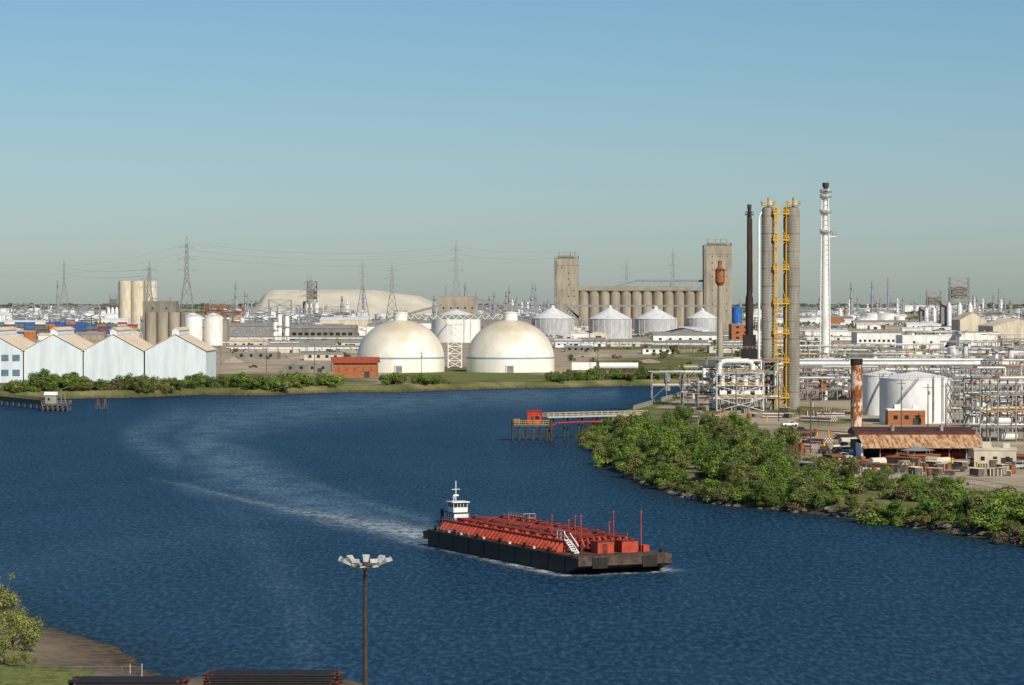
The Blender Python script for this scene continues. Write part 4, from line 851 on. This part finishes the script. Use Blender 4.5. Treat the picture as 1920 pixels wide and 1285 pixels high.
for x_ in range(-20,19,8):
    for y in (-5.2,2.3): HT.append(('hatch',MB().box(x_,x_+.8,y,y+.6,dz+1.56,dz+1.9,'barge_red'))); HT.append(('hatch',MB().cyl(x_+4,y+.5,dz+1.56,dz+1.95,.4,'barge_red',n=14)))
wk=MB().box(-22,19,-2.75,-2.35,dz+2.1,dz+2.16,'barge_deck'); wk.rail([(-22,5.2,dz+1.6),(19,5.2,dz+1.6)],.9,'barge_red',.07,3)
hs=MB().box(22,24.4,-2.4,.3,dz+.05,dz+1.75,'barge_red'); hs.box(21.9,24.5,-2.5,.4,dz+1.75,dz+1.8,'barge_red_dark'); hs.box(24.4,24.46,-1.6,-.8,dz+.1,dz+1.5,'barge_red_dark')
hs2=MB().box(22,24.4,1.6,4.3,dz+.05,dz+1.75,'barge_red'); hs2.box(21.9,24.5,1.5,4.4,dz+1.75,dz+1.8,'barge_red_dark'); hs3=MB().box(22.4,24,5.4,6.4,dz+.05,dz+1.0,'barge_red')
PO=[]
for (x_,y,hh) in ((10,-3.2,4.6),(17,-2.6,5.0),(17.2,-1.7,5.0),(22.8,1.0,5.9),(24.2,4.9,5.9),(-12,4,3),(-4,-4,2.6),(3,3,3.2),(14,4.6,3.6),(-20,-4,2.6)):
    po=MB(); po.tube([(x_,y,dz),(x_,y,dz+hh)],.075,'barge_red',8); po.cyl(x_,y,dz+hh,dz+hh+.3,.17,'barge_red',n=8); PO.append(('vent_post',po))
lad=MB(); X0=19.6;X1=22.6
for y in (-5.6,-4.7): lad.beam((X0,y,dz+1.8),(X1,y,dz+.1),.18,'white_clean'); lad.beam((X0,y,dz+2.8),(X1,y,dz+1.1),.12,'white_clean')
for i in range(7): t=i/6; lad.beam((X0+3*t,-5.6,dz+1.8-1.7*t),(X0+3*t,-4.7,dz+1.8-1.7*t),.16,'white_clean')
lad.rail([(17,-5.6,dz+1.9),(X0,-5.6,dz+1.9)],1.2,'white_clean',.11,1)
crn=MB(); crn.tube([(-17,2,dz+1.5),(-17,2,dz+2.8)],.25,'barge_red',10); crn.tube([(-17,2,dz+2.7),(-9,3,dz+2.5)],.13,'barge_red',6)
hr=MB(); hr.rail([(-20,3,dz+1.8),(-14,3,dz+1.8),(-14,5,dz+1.8)],1.4,'lamp_grey',.08,1)
fit_=[]
for x_ in (-26,-18,-9,0,9,18,26):
    for y in (-7.35,7.35):
        ft=MB()
        for q in (-.35,.35): ft.cyl(x_+q,y,dz,dz+.6,.15,'rust_black',n=8); ft.cyl(x_+q,y,dz+.6,dz+.7,.2,'rust_black',n=8)
        ft.box(x_-.6,x_+.6,y-.25,y+.25,dz+.05,dz+.12,'rust_black'); fit_.append(('mooring_bitt',ft))
gr=MB().rail([(-25,-7.5,dz+.05),(-12,-7.5,dz+.05)],.7,'lamp_grey',.06,2.2)
for x_ in (-21,-16,-7,3,12,25.5): fit_.append(('deck_box',MB().box(x_,x_+.6,-7.5,-7.15,dz+.05,dz+.4,'cream')))
thing('tank_barge',(4.9,445.5,0),[('hull',hull),('rub_rail',rb),('rub_rail',rb2),('headlog',head),('deck',deck),('tank_trunk',tr_),('deck_piping',pp),('walkway',wk),('deck_house',hs),('deck_house',hs2),('deck_locker',hs3),('ladder',lad),('hose_crane',crn),('platform_railing',hr),('guard_rail',gr)]+CP+HT+PO+fit_,'black hulled tank barge with bright red deck trunk and piping','barge',BA)
# pushboat
hl=MB().prism([(-10,-.8),(8.2,-.8),(9,.3),(9,1.9),(-6,1.5),(-10,1.6)],-3.8,3.8,'barge_hull'); hl.box(-10.05,9.05,-3.95,-3.8,1.0,1.3,'steel_dark'); hl.box(-10.05,9.05,3.8,3.95,1.0,1.3,'steel_dark')
K1=MB().box(9.003,9.45,-2.9,-1.9,-.3,3.4,'steel_dark');K2=MB().box(9.003,9.45,1.9,2.9,-.3,3.4,'steel_dark')
dh=MB().box(-4.5,5,-2.5,2.5,1.55,3.7,'roof_grey'); dh.box(-4.8,5.3,-2.8,2.8,3.7,3.85,'steel_dark'); dh.box(-.5,4.6,-1.9,1.9,3.85,5.9,'band_blue'); dh.box(-.4,4.7,-2.0,1.95,4.9,5.7,'white_clean'); dh.box(-.8,4.9,-2.3,2.3,5.9,6.02,'steel_dark')
wh_=MB().box(.6,4.0,-1.9,1.9,6.02,7.0,'white_clean'); wh_.box(.7,3.9,-1.8,1.8,7.0,7.95,'glass'); wh_.box(.2,4.4,-2.3,2.3,7.95,8.15,'white_clean')
for x_ in (.7,1.8,2.9,3.9):
    for y in (-1.82,1.82): wh_.beam((x_,y,7.0),(x_,y,7.95),.12,'white_clean')
for y in (-.8,0,.8): wh_.beam((3.93,y,7.0),(3.93,y,7.95),.1,'white_clean'); 
ms_=MB(); ms_.tube([(1.2,0,8.2),(1.2,0,12.2)],.11,'white_clean'); ms_.beam((1.2,-1.1,10.5),(1.2,1.1,10.5),.12,'white_clean'); ms_.beam((1.2,-.7,9.3),(1.2,.7,9.3),.3,'white_clean'); ms_.tube([(.8,.9,8.2),(.8,.9,11)],.05,'steel_dark')
sl_=MB().tube([(2.5,-1.2,8.2),(2.5,-1.2,9)],.12,'white_clean'); sl_.box(2.2,2.8,-1.5,-.9,8.8,9.2,'lamp_grey')
ST=[('exhaust_stack',MB().cyl(-3,y,3.85,6.4,.42,'steel_dark',n=12)) for y in (-1.8,1.8)]
for pts in ([(-9.5,-3.5,1.6),(8.5,-3.5,1.9)],[(-9.5,3.5,1.6),(8.5,3.5,1.9)],[(-4.6,-2.7,3.85),(5.1,-2.7,3.85)],[(-.7,-2.2,6.02),(.5,-2.2,6.02)]): ST.append(('railing',MB().rail(pts,1,'lamp_grey',.08,1.8)))
wn=MB().box(-.35,.35,-.03,.03,0,.7,'glass').mesh('window')
ps=[('hull',hl),('push_knee',K1),('push_knee',K2),('deckhouse',dh),('wheelhouse',wh_),('mast',ms_),('searchlight',sl_)]+ST
for x_ in (-3,-1,1,3): ps.append(('window',wn,(x_,-2.51,2.4))) 
for x_ in (.5,2,3.5): ps.append(('window',wn,(x_,-2.02,4.95)))
bo=Vector((4.9,445.5,0))-Vector((ux[0],ux[1],0))*(Lh+7.0)-Vector((uy[0],uy[1],0))*.1
pb_=thing('pushboat',(bo.x,bo.y,0),ps,'white towboat with black hull pushing the barge stern','towboat',BA); pb_.scale=(.72,.68,.83)
# ---------------------------------------------------------------- high mast lamp
d=190; zt=Z(1062,d); pl=MB().tube([(0,0,0),(0,0,(zt-2.5)*.5),(0,0,zt-2.5)],.27,'pole_brown',16,.13); pl.cyl(0,0,0,.5,.5,'pole_brown')
rg=MB(); n_=24; hz=zt-2.45
for i in range(n_):
    a=2*math.pi*i/n_;b_=2*math.pi*(i+1)/n_; rg.beam((1.05*math.cos(a),1.05*math.sin(a),hz),(1.05*math.cos(b_),1.05*math.sin(b_),hz),.1,'lamp_grey')
for i in range(4): a=i*math.pi/2+.4; rg.beam((0,0,hz-.15),(1.05*math.cos(a),1.05*math.sin(a),hz),.08,'lamp_grey')
rg.cyl(0,0,hz-.3,hz+.2,.22,'pole_brown',n=14)
ps=[('pole',pl),('ring',rg)]
def head_(a):
    m=MB(); c,s_=math.cos(a),math.sin(a); ax=Vector((c,s_,0)); up=Vector((0,0,1)); tn=Vector((-s_,c,0)); tilt=.42
    ou=(ax*math.cos(tilt)+up*math.sin(tilt)); nn=(up*math.cos(tilt)-ax*math.sin(tilt)); p0=ax*1.2+up*.05
    v=[]
    for (u,wd_,zz) in ((0,.15,0),(.68,.24,0),(0,.15,.12),(.68,.24,.28)):
        for sgn in (-1,1): v.append(p0+ou*u+tn*sgn*wd_+nn*zz)
    m.add(v,[(0,1,3,2),(4,6,7,5),(0,4,5,1),(2,3,7,6),(0,2,6,4),(1,5,7,3)],'lamp_grey'); q=p0-nn*.01
    v=[q+ou*.1+tn*-.13,q+ou*.1+tn*.13,q+ou*.62+tn*.2,q+ou*.62-tn*.2]; m.add(v,[(0,3,2,1)],'white_clean')
    m.beam(ax*.95,p0+ou*.2,.1,'steel_dark'); return m
for i in range(9): ps.append(('floodlight',head_(i*2*math.pi/9+.2),(0,0,hz)))
thing('high_mast_light',(X(685,d),d,2.5),ps,'tall brown high mast light with ring of floodlights','street lamp')
# ---------------------------------------------------------------- pipes in near yard
PR=.125
pm=MB().tube([(-6.2,0,0),(6.2,0,0)],PR,'pipe_black',12)
for e in (-6.2,6.2): pm.tube([(e-(.2 if e>0 else -.2),0,0),(e+(.02 if e>0 else -.02),0,0)],PR+.01,'pipe_end',12)
pme=pm.mesh('steel_pipe')
def stack(pxc,nrow,ncol,d,rz,xs=1,z=3.1):
    x=X(pxc,d)
    for j in range(nrow):
        for i in range(ncol-j):
            yy=(i+j*.5)*PR*2.02; o=mobj('steel_pipe',pme,(x+R.uniform(-.45,.45)-math.sin(rz)*yy,d+yy,z+PR+j*PR*1.75),rz+R.uniform(-.008,.008)); o.scale=(xs,1,1); o['label']='black steel pipe with rusty threaded end in a stack'; o['category']='pipe'; o['group']='stacked steel pipes'
    for q in (-4.5,-1.5,1.5,4.5): thing('timber_bearer',(x+q,d,z),MB().box(-.1,.1,-.3,ncol*.25+.1,-.15,.0,'timber'),'low timber bearer holding stacked pipes','timber',rz,'timber bearers')
stack(508,7,20,268,.0,.98,3.35); stack(235,5,18,268,0,.84,3.2)
# fence
m=MB(); x0=X(-40,290);x1=X(266,290)
for i in range(9): xx=x0+(x1-x0)*i/8; m.tube([(xx,0,-1.2),(xx,0,1.3)],.04,'wire_grey',6)
m.tube([(x1-1.2,0,-1),(x1-1.2,0,1.6)],.06,'lamp_grey',6); m.tube([(x1,0,-1),(x1,0,1.6)],.06,'lamp_grey',6)
m2=MB(); m2.tube([(x0,0,1.3),(x1,0,1.3)],.025,'wire_grey',5)
k=x0
while k<x1-1.2: m2.beam((k,0,0),(k+1.2,0,1.25),.012,'wire_grey'); m2.beam((k+1.2,0,0),(k,0,1.25),.012,'wire_grey'); k+=.4
thing('chain_link_fence',(0,290,1.6),[('post',m),('wire_mesh',m2)],'grey chain link fence above muddy shore','fence')
# ---------------------------------------------------------------- dock right
d=822; x0=X(963,d);x1=X(1030,d); zc=4.9
dk=MB().box(0,x1-x0,0,9,zc-.7,zc,'timber'); dk.box(-.1,x1-x0+.1,-.12,-.003,zc-.3,zc+.05,'concrete_dark'); pil=MB()
for i in range(5):
    for j in range(3): pil.tube([(1.6+i*2,.6+j*3.8,-3),(1.6+i*2,.6+j*3.8,zc-.7)],.28,'steel_dark',8)
for i in range(4): pil.beam((1.6+i*2,.5,.3),(3.6+i*2,.5,zc-1),.2,'steel_dark'); pil.beam((3.6+i*2,.5,.3),(1.6+i*2,.5,zc-1),.2,'steel_dark')
for xx in (-.3,10.9): pil.tube([(xx,-.5,-3),(xx,-.5,zc+1.4)],.35,'steel_dark',10)
rl=MB().rail([(0,0,zc),(x1-x0,0,zc),(x1-x0,9,zc),(0,9,zc),(0,0,zc)],1.1,'yellow_steel',.12,1.6); rl.box(-.5,0,-.4,.6,zc+.2,zc+1.2,'yellow_steel')
bt=MB().box(4,8,3,6,zc+.003,zc+3.6,'red_paint'); bt.box(3.8,8.2,2.8,6.2,zc+3.6,zc+3.8,'red_paint'); bt.box(5,5.8,2.95,3,zc+.1,zc+2.2,'steel_dark'); bt.box(6.3,7.4,2.95,3,zc+1.3,zc+2.2,'glass')
thing('dock_platform',(x0,d,0),[('deck',dk),('pile',pil),('railing',rl),('booth',bt)],'timber dock platform with yellow rails and red booth','dock')
A=Vector((X(1022,828),828,6.7));B=Vector((X(1210,858),858,6.3)); dv=B-A; nn_=Vector((-dv.y,dv.x,0)).normalized()*1.0
m=MB(); m.beam(A+nn_,B+nn_,.5,'concrete_dark'); m.beam(A-nn_,B-nn_,.5,'lamp_grey'); pl=MB(); RL=[('railing',MB().rail([A-nn_,B-nn_],1.2,'lamp_grey',.14,2.5)),('railing',MB().rail([A+nn_,B+nn_],1.2,'yellow_steel',.12,2.5))]
for i in range(7):
    p=A.lerp(B,(i+.4)/7); pl.tube([(p.x-.5,p.y-1,-3),(p.x-.5,p.y-1,6.4)],.25,'steel_dark',8); pl.tube([(p.x+.6,p.y+1,-3),(p.x+.6,p.y+1,6.4)],.25,'steel_dark',8)
for i in range(60): p=A.lerp(B,i/60);q=A.lerp(B,(i+.8)/60); m.add([p-nn_,q-nn_,q+nn_,p+nn_],[(0,1,2,3)],'concrete')
thing('dock_trestle',(0,0,0),[('deck',m),('pile',pl)]+RL,'narrow grey walkway trestle joining dock to shore','trestle')
zr=Vector((0,-1.9,-2.0)); rp=MB().tube([A+zr+Vector((0,0,-.4)),A+zr+Vector((2,0,-.4)),A+zr+Vector((3.5,0,.4)),A.lerp(B,.4)+zr+Vector((0,0,.4)),A.lerp(B,.7)+zr+Vector((0,0,.2))],.24,'red_paint',8)
thing('red_pipeline',(0,0,0),rp,'bright red pipe running along the dock trestle','pipe')
pts=[G(a,b_,3.2) for a,b_ in ((1188,768),(1225,757),(1262,746),(1290,738))]; m=MB(); m.rail([(p[0],p[1],3.2) for p in pts],1.3,'lamp_grey',.14,3)
wl=MB()
for i in range(3):
    p,q=pts[i],pts[i+1]; wl.add([(p[0],p[1],0),(q[0],q[1],0),(q[0],q[1],3.3),(p[0],p[1],3.3)],[(0,1,2,3)],'concrete')
thing('retaining_wall',(0,0,0),[('wall',wl),('railing',m)],'concrete bank wall with pale railing','wall')
# ---------------------------------------------------------------- left pier
A=Vector((X(-160,1200),1215,2.6));B=Vector((X(88,1062),1062,2.6)); m=MB(); pl=MB(); m.beam(A,B,1.8,'timber')
for i in range(24): p=A.lerp(B,i/23); pl.tube([(p.x-.7,p.y,-3),(p.x-.7,p.y,3.3)],.22,'timber',7); pl.tube([(p.x+.7,p.y+1,-3),(p.x+.7,p.y+1,2.6)],.22,'timber',7)
rl=MB().rail([A+Vector((0,0,.9)),B+Vector((0,0,.9))],1,'timber',.12,3)
thing('timber_pier',(0,0,0),[('deck',m),('pile',pl),('railing',rl)],'weathered timber pier walkway reaching from the bank','pier')
d=1050; m=MB().box(-5,5,0,7,2,2.7,'timber'); pl=MB()
for i in range(6):
    for j in range(2): pl.tube([(-4.6+i*1.85,.3+j*6,-3),(-4.6+i*1.85,.3+j*6,2)],.3,'timber',8)
for i in range(5): pl.beam((-4.6+i*1.85,.1,.2),(-2.75+i*1.85,.1,2),.18,'timber')
ht=MB().box(-4,0,2,5,2.7,6,'roof_grey'); ht.prism([(1.6,6),(3.5,7),(5.4,6),(5.4,5.8),(1.6,5.8)],-4.4,.4,'white_paint','x'); ht.box(-3,-2.2,1.9,2,3.8,4.8,'glass')
cr=MB().beam((2,2,2.7),(2,2,8),.25,'steel_grey'); cr.beam((2,2,8),(4.6,2,9),.2,'steel_grey'); cr.rail([(-5,0,2.7),(5,0,2.7),(5,7,2.7)],1.1,'steel_grey',.12,1.7); cr.beam((3.5,3,2.7),(3,3,7),.2,'steel_grey')
thing('pier_platform',(X(103,d),d,0),[('deck',m),('pile',pl),('hut',ht),('davit',cr)],'timber pier platform with small grey hut','pier')
for a in (183,196):
    x,y=G(a,767,0); m=MB()
    for q in range(4): t=q*math.pi/2; m.tube([(1.2*math.cos(t),1.2*math.sin(t),-2),(.25*math.cos(t),.25*math.sin(t),3.6)],.24,'timber',7)
    m.cyl(0,0,2.6,3.0,.6,'steel_dark',n=8); thing('mooring_dolphin',(x,y,0),m,'clustered timber mooring piles in the water','mooring piles',0,'mooring piles near the pier')
# ---------------------------------------------------------------- vehicles
a=MB().tube([(-9,0,2.4),(9,0,2.4)],1.25,'white_clean',18); a.box(-9,9,-.5,.5,.9,1.25,'steel_dark')
def wheels(xs,ys): return [('wheel',MB().tube([(x_,y_,.5),(x_,y_+.3,.5)],.5,'steel_dark',12)) for x_ in xs for y_ in ys]
x,y=G(1160,698); t=thing('tank_trailer',(x,y,3),[('tank',a)]+wheels((-7.5,-6.2,6.5),(-1.1,.85)),'long white tank trailer parked beside dome','trailer'); t.scale=(1.15,1.3,1.4)
x,y=G(1095,698); b_=MB().box(-6.5,6.5,0,2.6,1.1,5.2,'white_paint'); b_.box(-6.5,6.5,.2,2.4,.8,1.1,'steel_dark')
cb=MB().prism([(6.6,.8),(9.4,.8),(9.4,2.2),(8.8,3.6),(6.6,3.6)],.1,2.5,'white_clean'); cb.box(8.0,8.7,.05,.1,2.3,3.2,'glass')
thing('box_truck',(x,y,3),[('body',b_),('cab',cb)]+wheels((-5.4,-4.2,4.8),(0,2.3)),'white box truck parked beside storage dome','truck')
gw=MB().prism([(.98,1.12),(1.38,1.12),(.85,1.62),(-.4,1.62),(-.55,1.12)],-.92,.92,'glass')
wmesh=MB().tube([(0,0,0),(0,.25,0)],.38,'steel_dark',12).mesh('wheel')
spots=((1700,860,0.2),(1545,850,1.2),(1578,862,.3),(1640,880,.1),(1790,884,0),(1905,880,.3),(1480,800,.4),(1500,812,0),(620,690,0),(905,690,1),(475,690,.4),(560,688,0),(1470,705,0),(1680,660,0),(1720,661,0),(1760,661,0),(440,676,0),(540,668,1.),(1600,856,.5),(1510,838,.2))
for ci,(ck,cn_) in enumerate((('white_clean','white'),('steel_dark','black'),('cont_grey','silver grey'))):
    bd=MB().prism([(-2.6,.45),(2.5,.45),(2.6,.95),(1.5,1.1),(.9,1.7),(-.5,1.7),(-.7,1.05),(-2.6,1.05)],-.9,.9,ck); pk=None
    for a,b_,rz in spots[ci::3]:
        x,y=G(a,b_)
        if pk is None: pk=thing('pickup_truck',(x,y,3),[('body',bd),('window',gw)]+[('wheel',wmesh,(x_,y_,.38)) for x_ in (-1.7,1.7) for y_ in (-.95,.7)],cn_+' pickup truck parked on gravel yard','pickup truck',rz,'parked pickup trucks')
        else: dup(pk,(x,y,3),rz)
# yard clutter
cr=MB().box(-1.2,1.2,-.6,.6,.12,1.2,'timber'); 
for q in (-1.1,-.4,.4,1.1): cr.box(q-.08,q+.08,-.65,.65,1.2,1.3,'cream'); cr.box(q-.08,q+.08,-.66,-.6,0,1.2,'cream')
dr=MB().lathe(0,0,[(.45,0),(.45,.4),(.48,.42),(.45,.45),(.45,1.3),(.4,1.32)],'rust',12)
du=MB().prism([(-2.6,0),(2.6,0),(3.2,1.7),(-3.2,1.7)],-1.2,1.2,'steel_dark'); du.box(-3.2,3.2,-1.25,1.25,1.55,1.72,'rust')
sk_=MB().tube([(-1.6,0,1.0),(1.6,0,1.0)],.8,'cream',14); sk_.box(-1.3,-1.0,-.7,.7,0,.5,'steel_dark'); sk_.box(1.0,1.3,-.7,.7,0,.5,'steel_dark')
pb=MB(); 
for i in range(6): 
    for j in range(3): pb.tube([(-4,i*.4,.3+j*.36),(4,i*.4,.3+j*.36)],.18,'galv_roof' if (i+j)%2 else 'rust',8)
wt=MB().cyl(0,0,0,1.6,.2,'yellow_steel',n=10); wt.cyl(0,0,1.6,1.75,.28,'yellow_steel',n=10)
for nm,mb_,lb,ct,nn in (('crate',cr,'timber crate sitting on the plant yard','crate',60),('oil_drum',dr,'rusty steel drum standing on yard','drum',50),('dumpster',du,'dark open topped waste skip','skip',12),('fuel_tank',sk_,'small cream horizontal tank on saddles','tank',6),('pipe_bundle',pb,'bundle of mixed pipes on ground','pipe bundle',16),('bollard',wt,'yellow painted steel bollard in yard','bollard',14)):
    sp=[]
    for _ in range(nn):
        q=R.random()
        if q<.6: a,b_=R.uniform(1535,1930),R.uniform(866,893)
        elif q<.8: a,b_=R.uniform(1470,1620),R.uniform(812,855)
        else: a,b_=R.uniform(1300,1560),R.uniform(770,792)
        x,y=G(a,b_); sp.append((x,y,R.uniform(.8,1.5),R.uniform(0,3)))
    farset(nm,mb_,lb,ct,nm.replace('_',' ')+'s scattered in yard',sp)
m=MB(); pts=[G(a,b_) for a,b_ in ((1440,842),(1500,868),(1600,885),(1750,905),(1980,945))]
m.rail([(p[0],p[1],3) for p in pts],2.0,'lamp_grey',.08,3)
thing('yard_fence',(0,0,0),m,'grey wire fence edging the plant yard','fence')
m=MB().tube([(0,0,0),(0,0,14)],.2,'timber',7,.13); m.beam((-1.4,0,13),(1.4,0,13),.16,'timber'); m.cyl(.4,0,11,12,.3,'lamp_grey',n=8)
sp=[(*G(a,b_),R.uniform(.8,1.15),0) for a,b_ in ((1520,850),(1740,815),(1773,800),(1460,790),(1600,830),(1850,840),(1380,790),(1290,770),(1300,700),(1470,700),(1560,690),(1240,700),(590,700),(500,700),(790,712),(1120,700),(1690,800))]
farset('utility_pole',m,'dark timber utility pole with cross arm','utility pole','utility poles around the plant',sp)
bt=MB(); r=random.Random(3)
def br(p,dv,ln,rr,dep):
    q=p+dv*ln; bt.tube([p,q],rr,'bark',4,rr*.7)
    if dep:
        for _ in range(3): nv=(dv+Vector((r.uniform(-.7,.7),r.uniform(-.7,.7),r.uniform(-.1,.5)))).normalized(); br(q,nv,ln*.72,rr*.6,dep-1)
br(Vector((0,0,-.2)),Vector((0,0,1)),2.4,.22,5)
farset('bare_tree',bt,'leafless branching tree near the columns','tree','leafless trees in plant',[(*G(a,b_),R.uniform(.6,.9),R.uniform(0,6)) for a,b_ in ((1535,800),(1555,798),(1500,792),(1490,880),(1430,880),(1660,930),(1240,838),(1620,920))])
print('objects',len(bpy.data.objects),cntr)
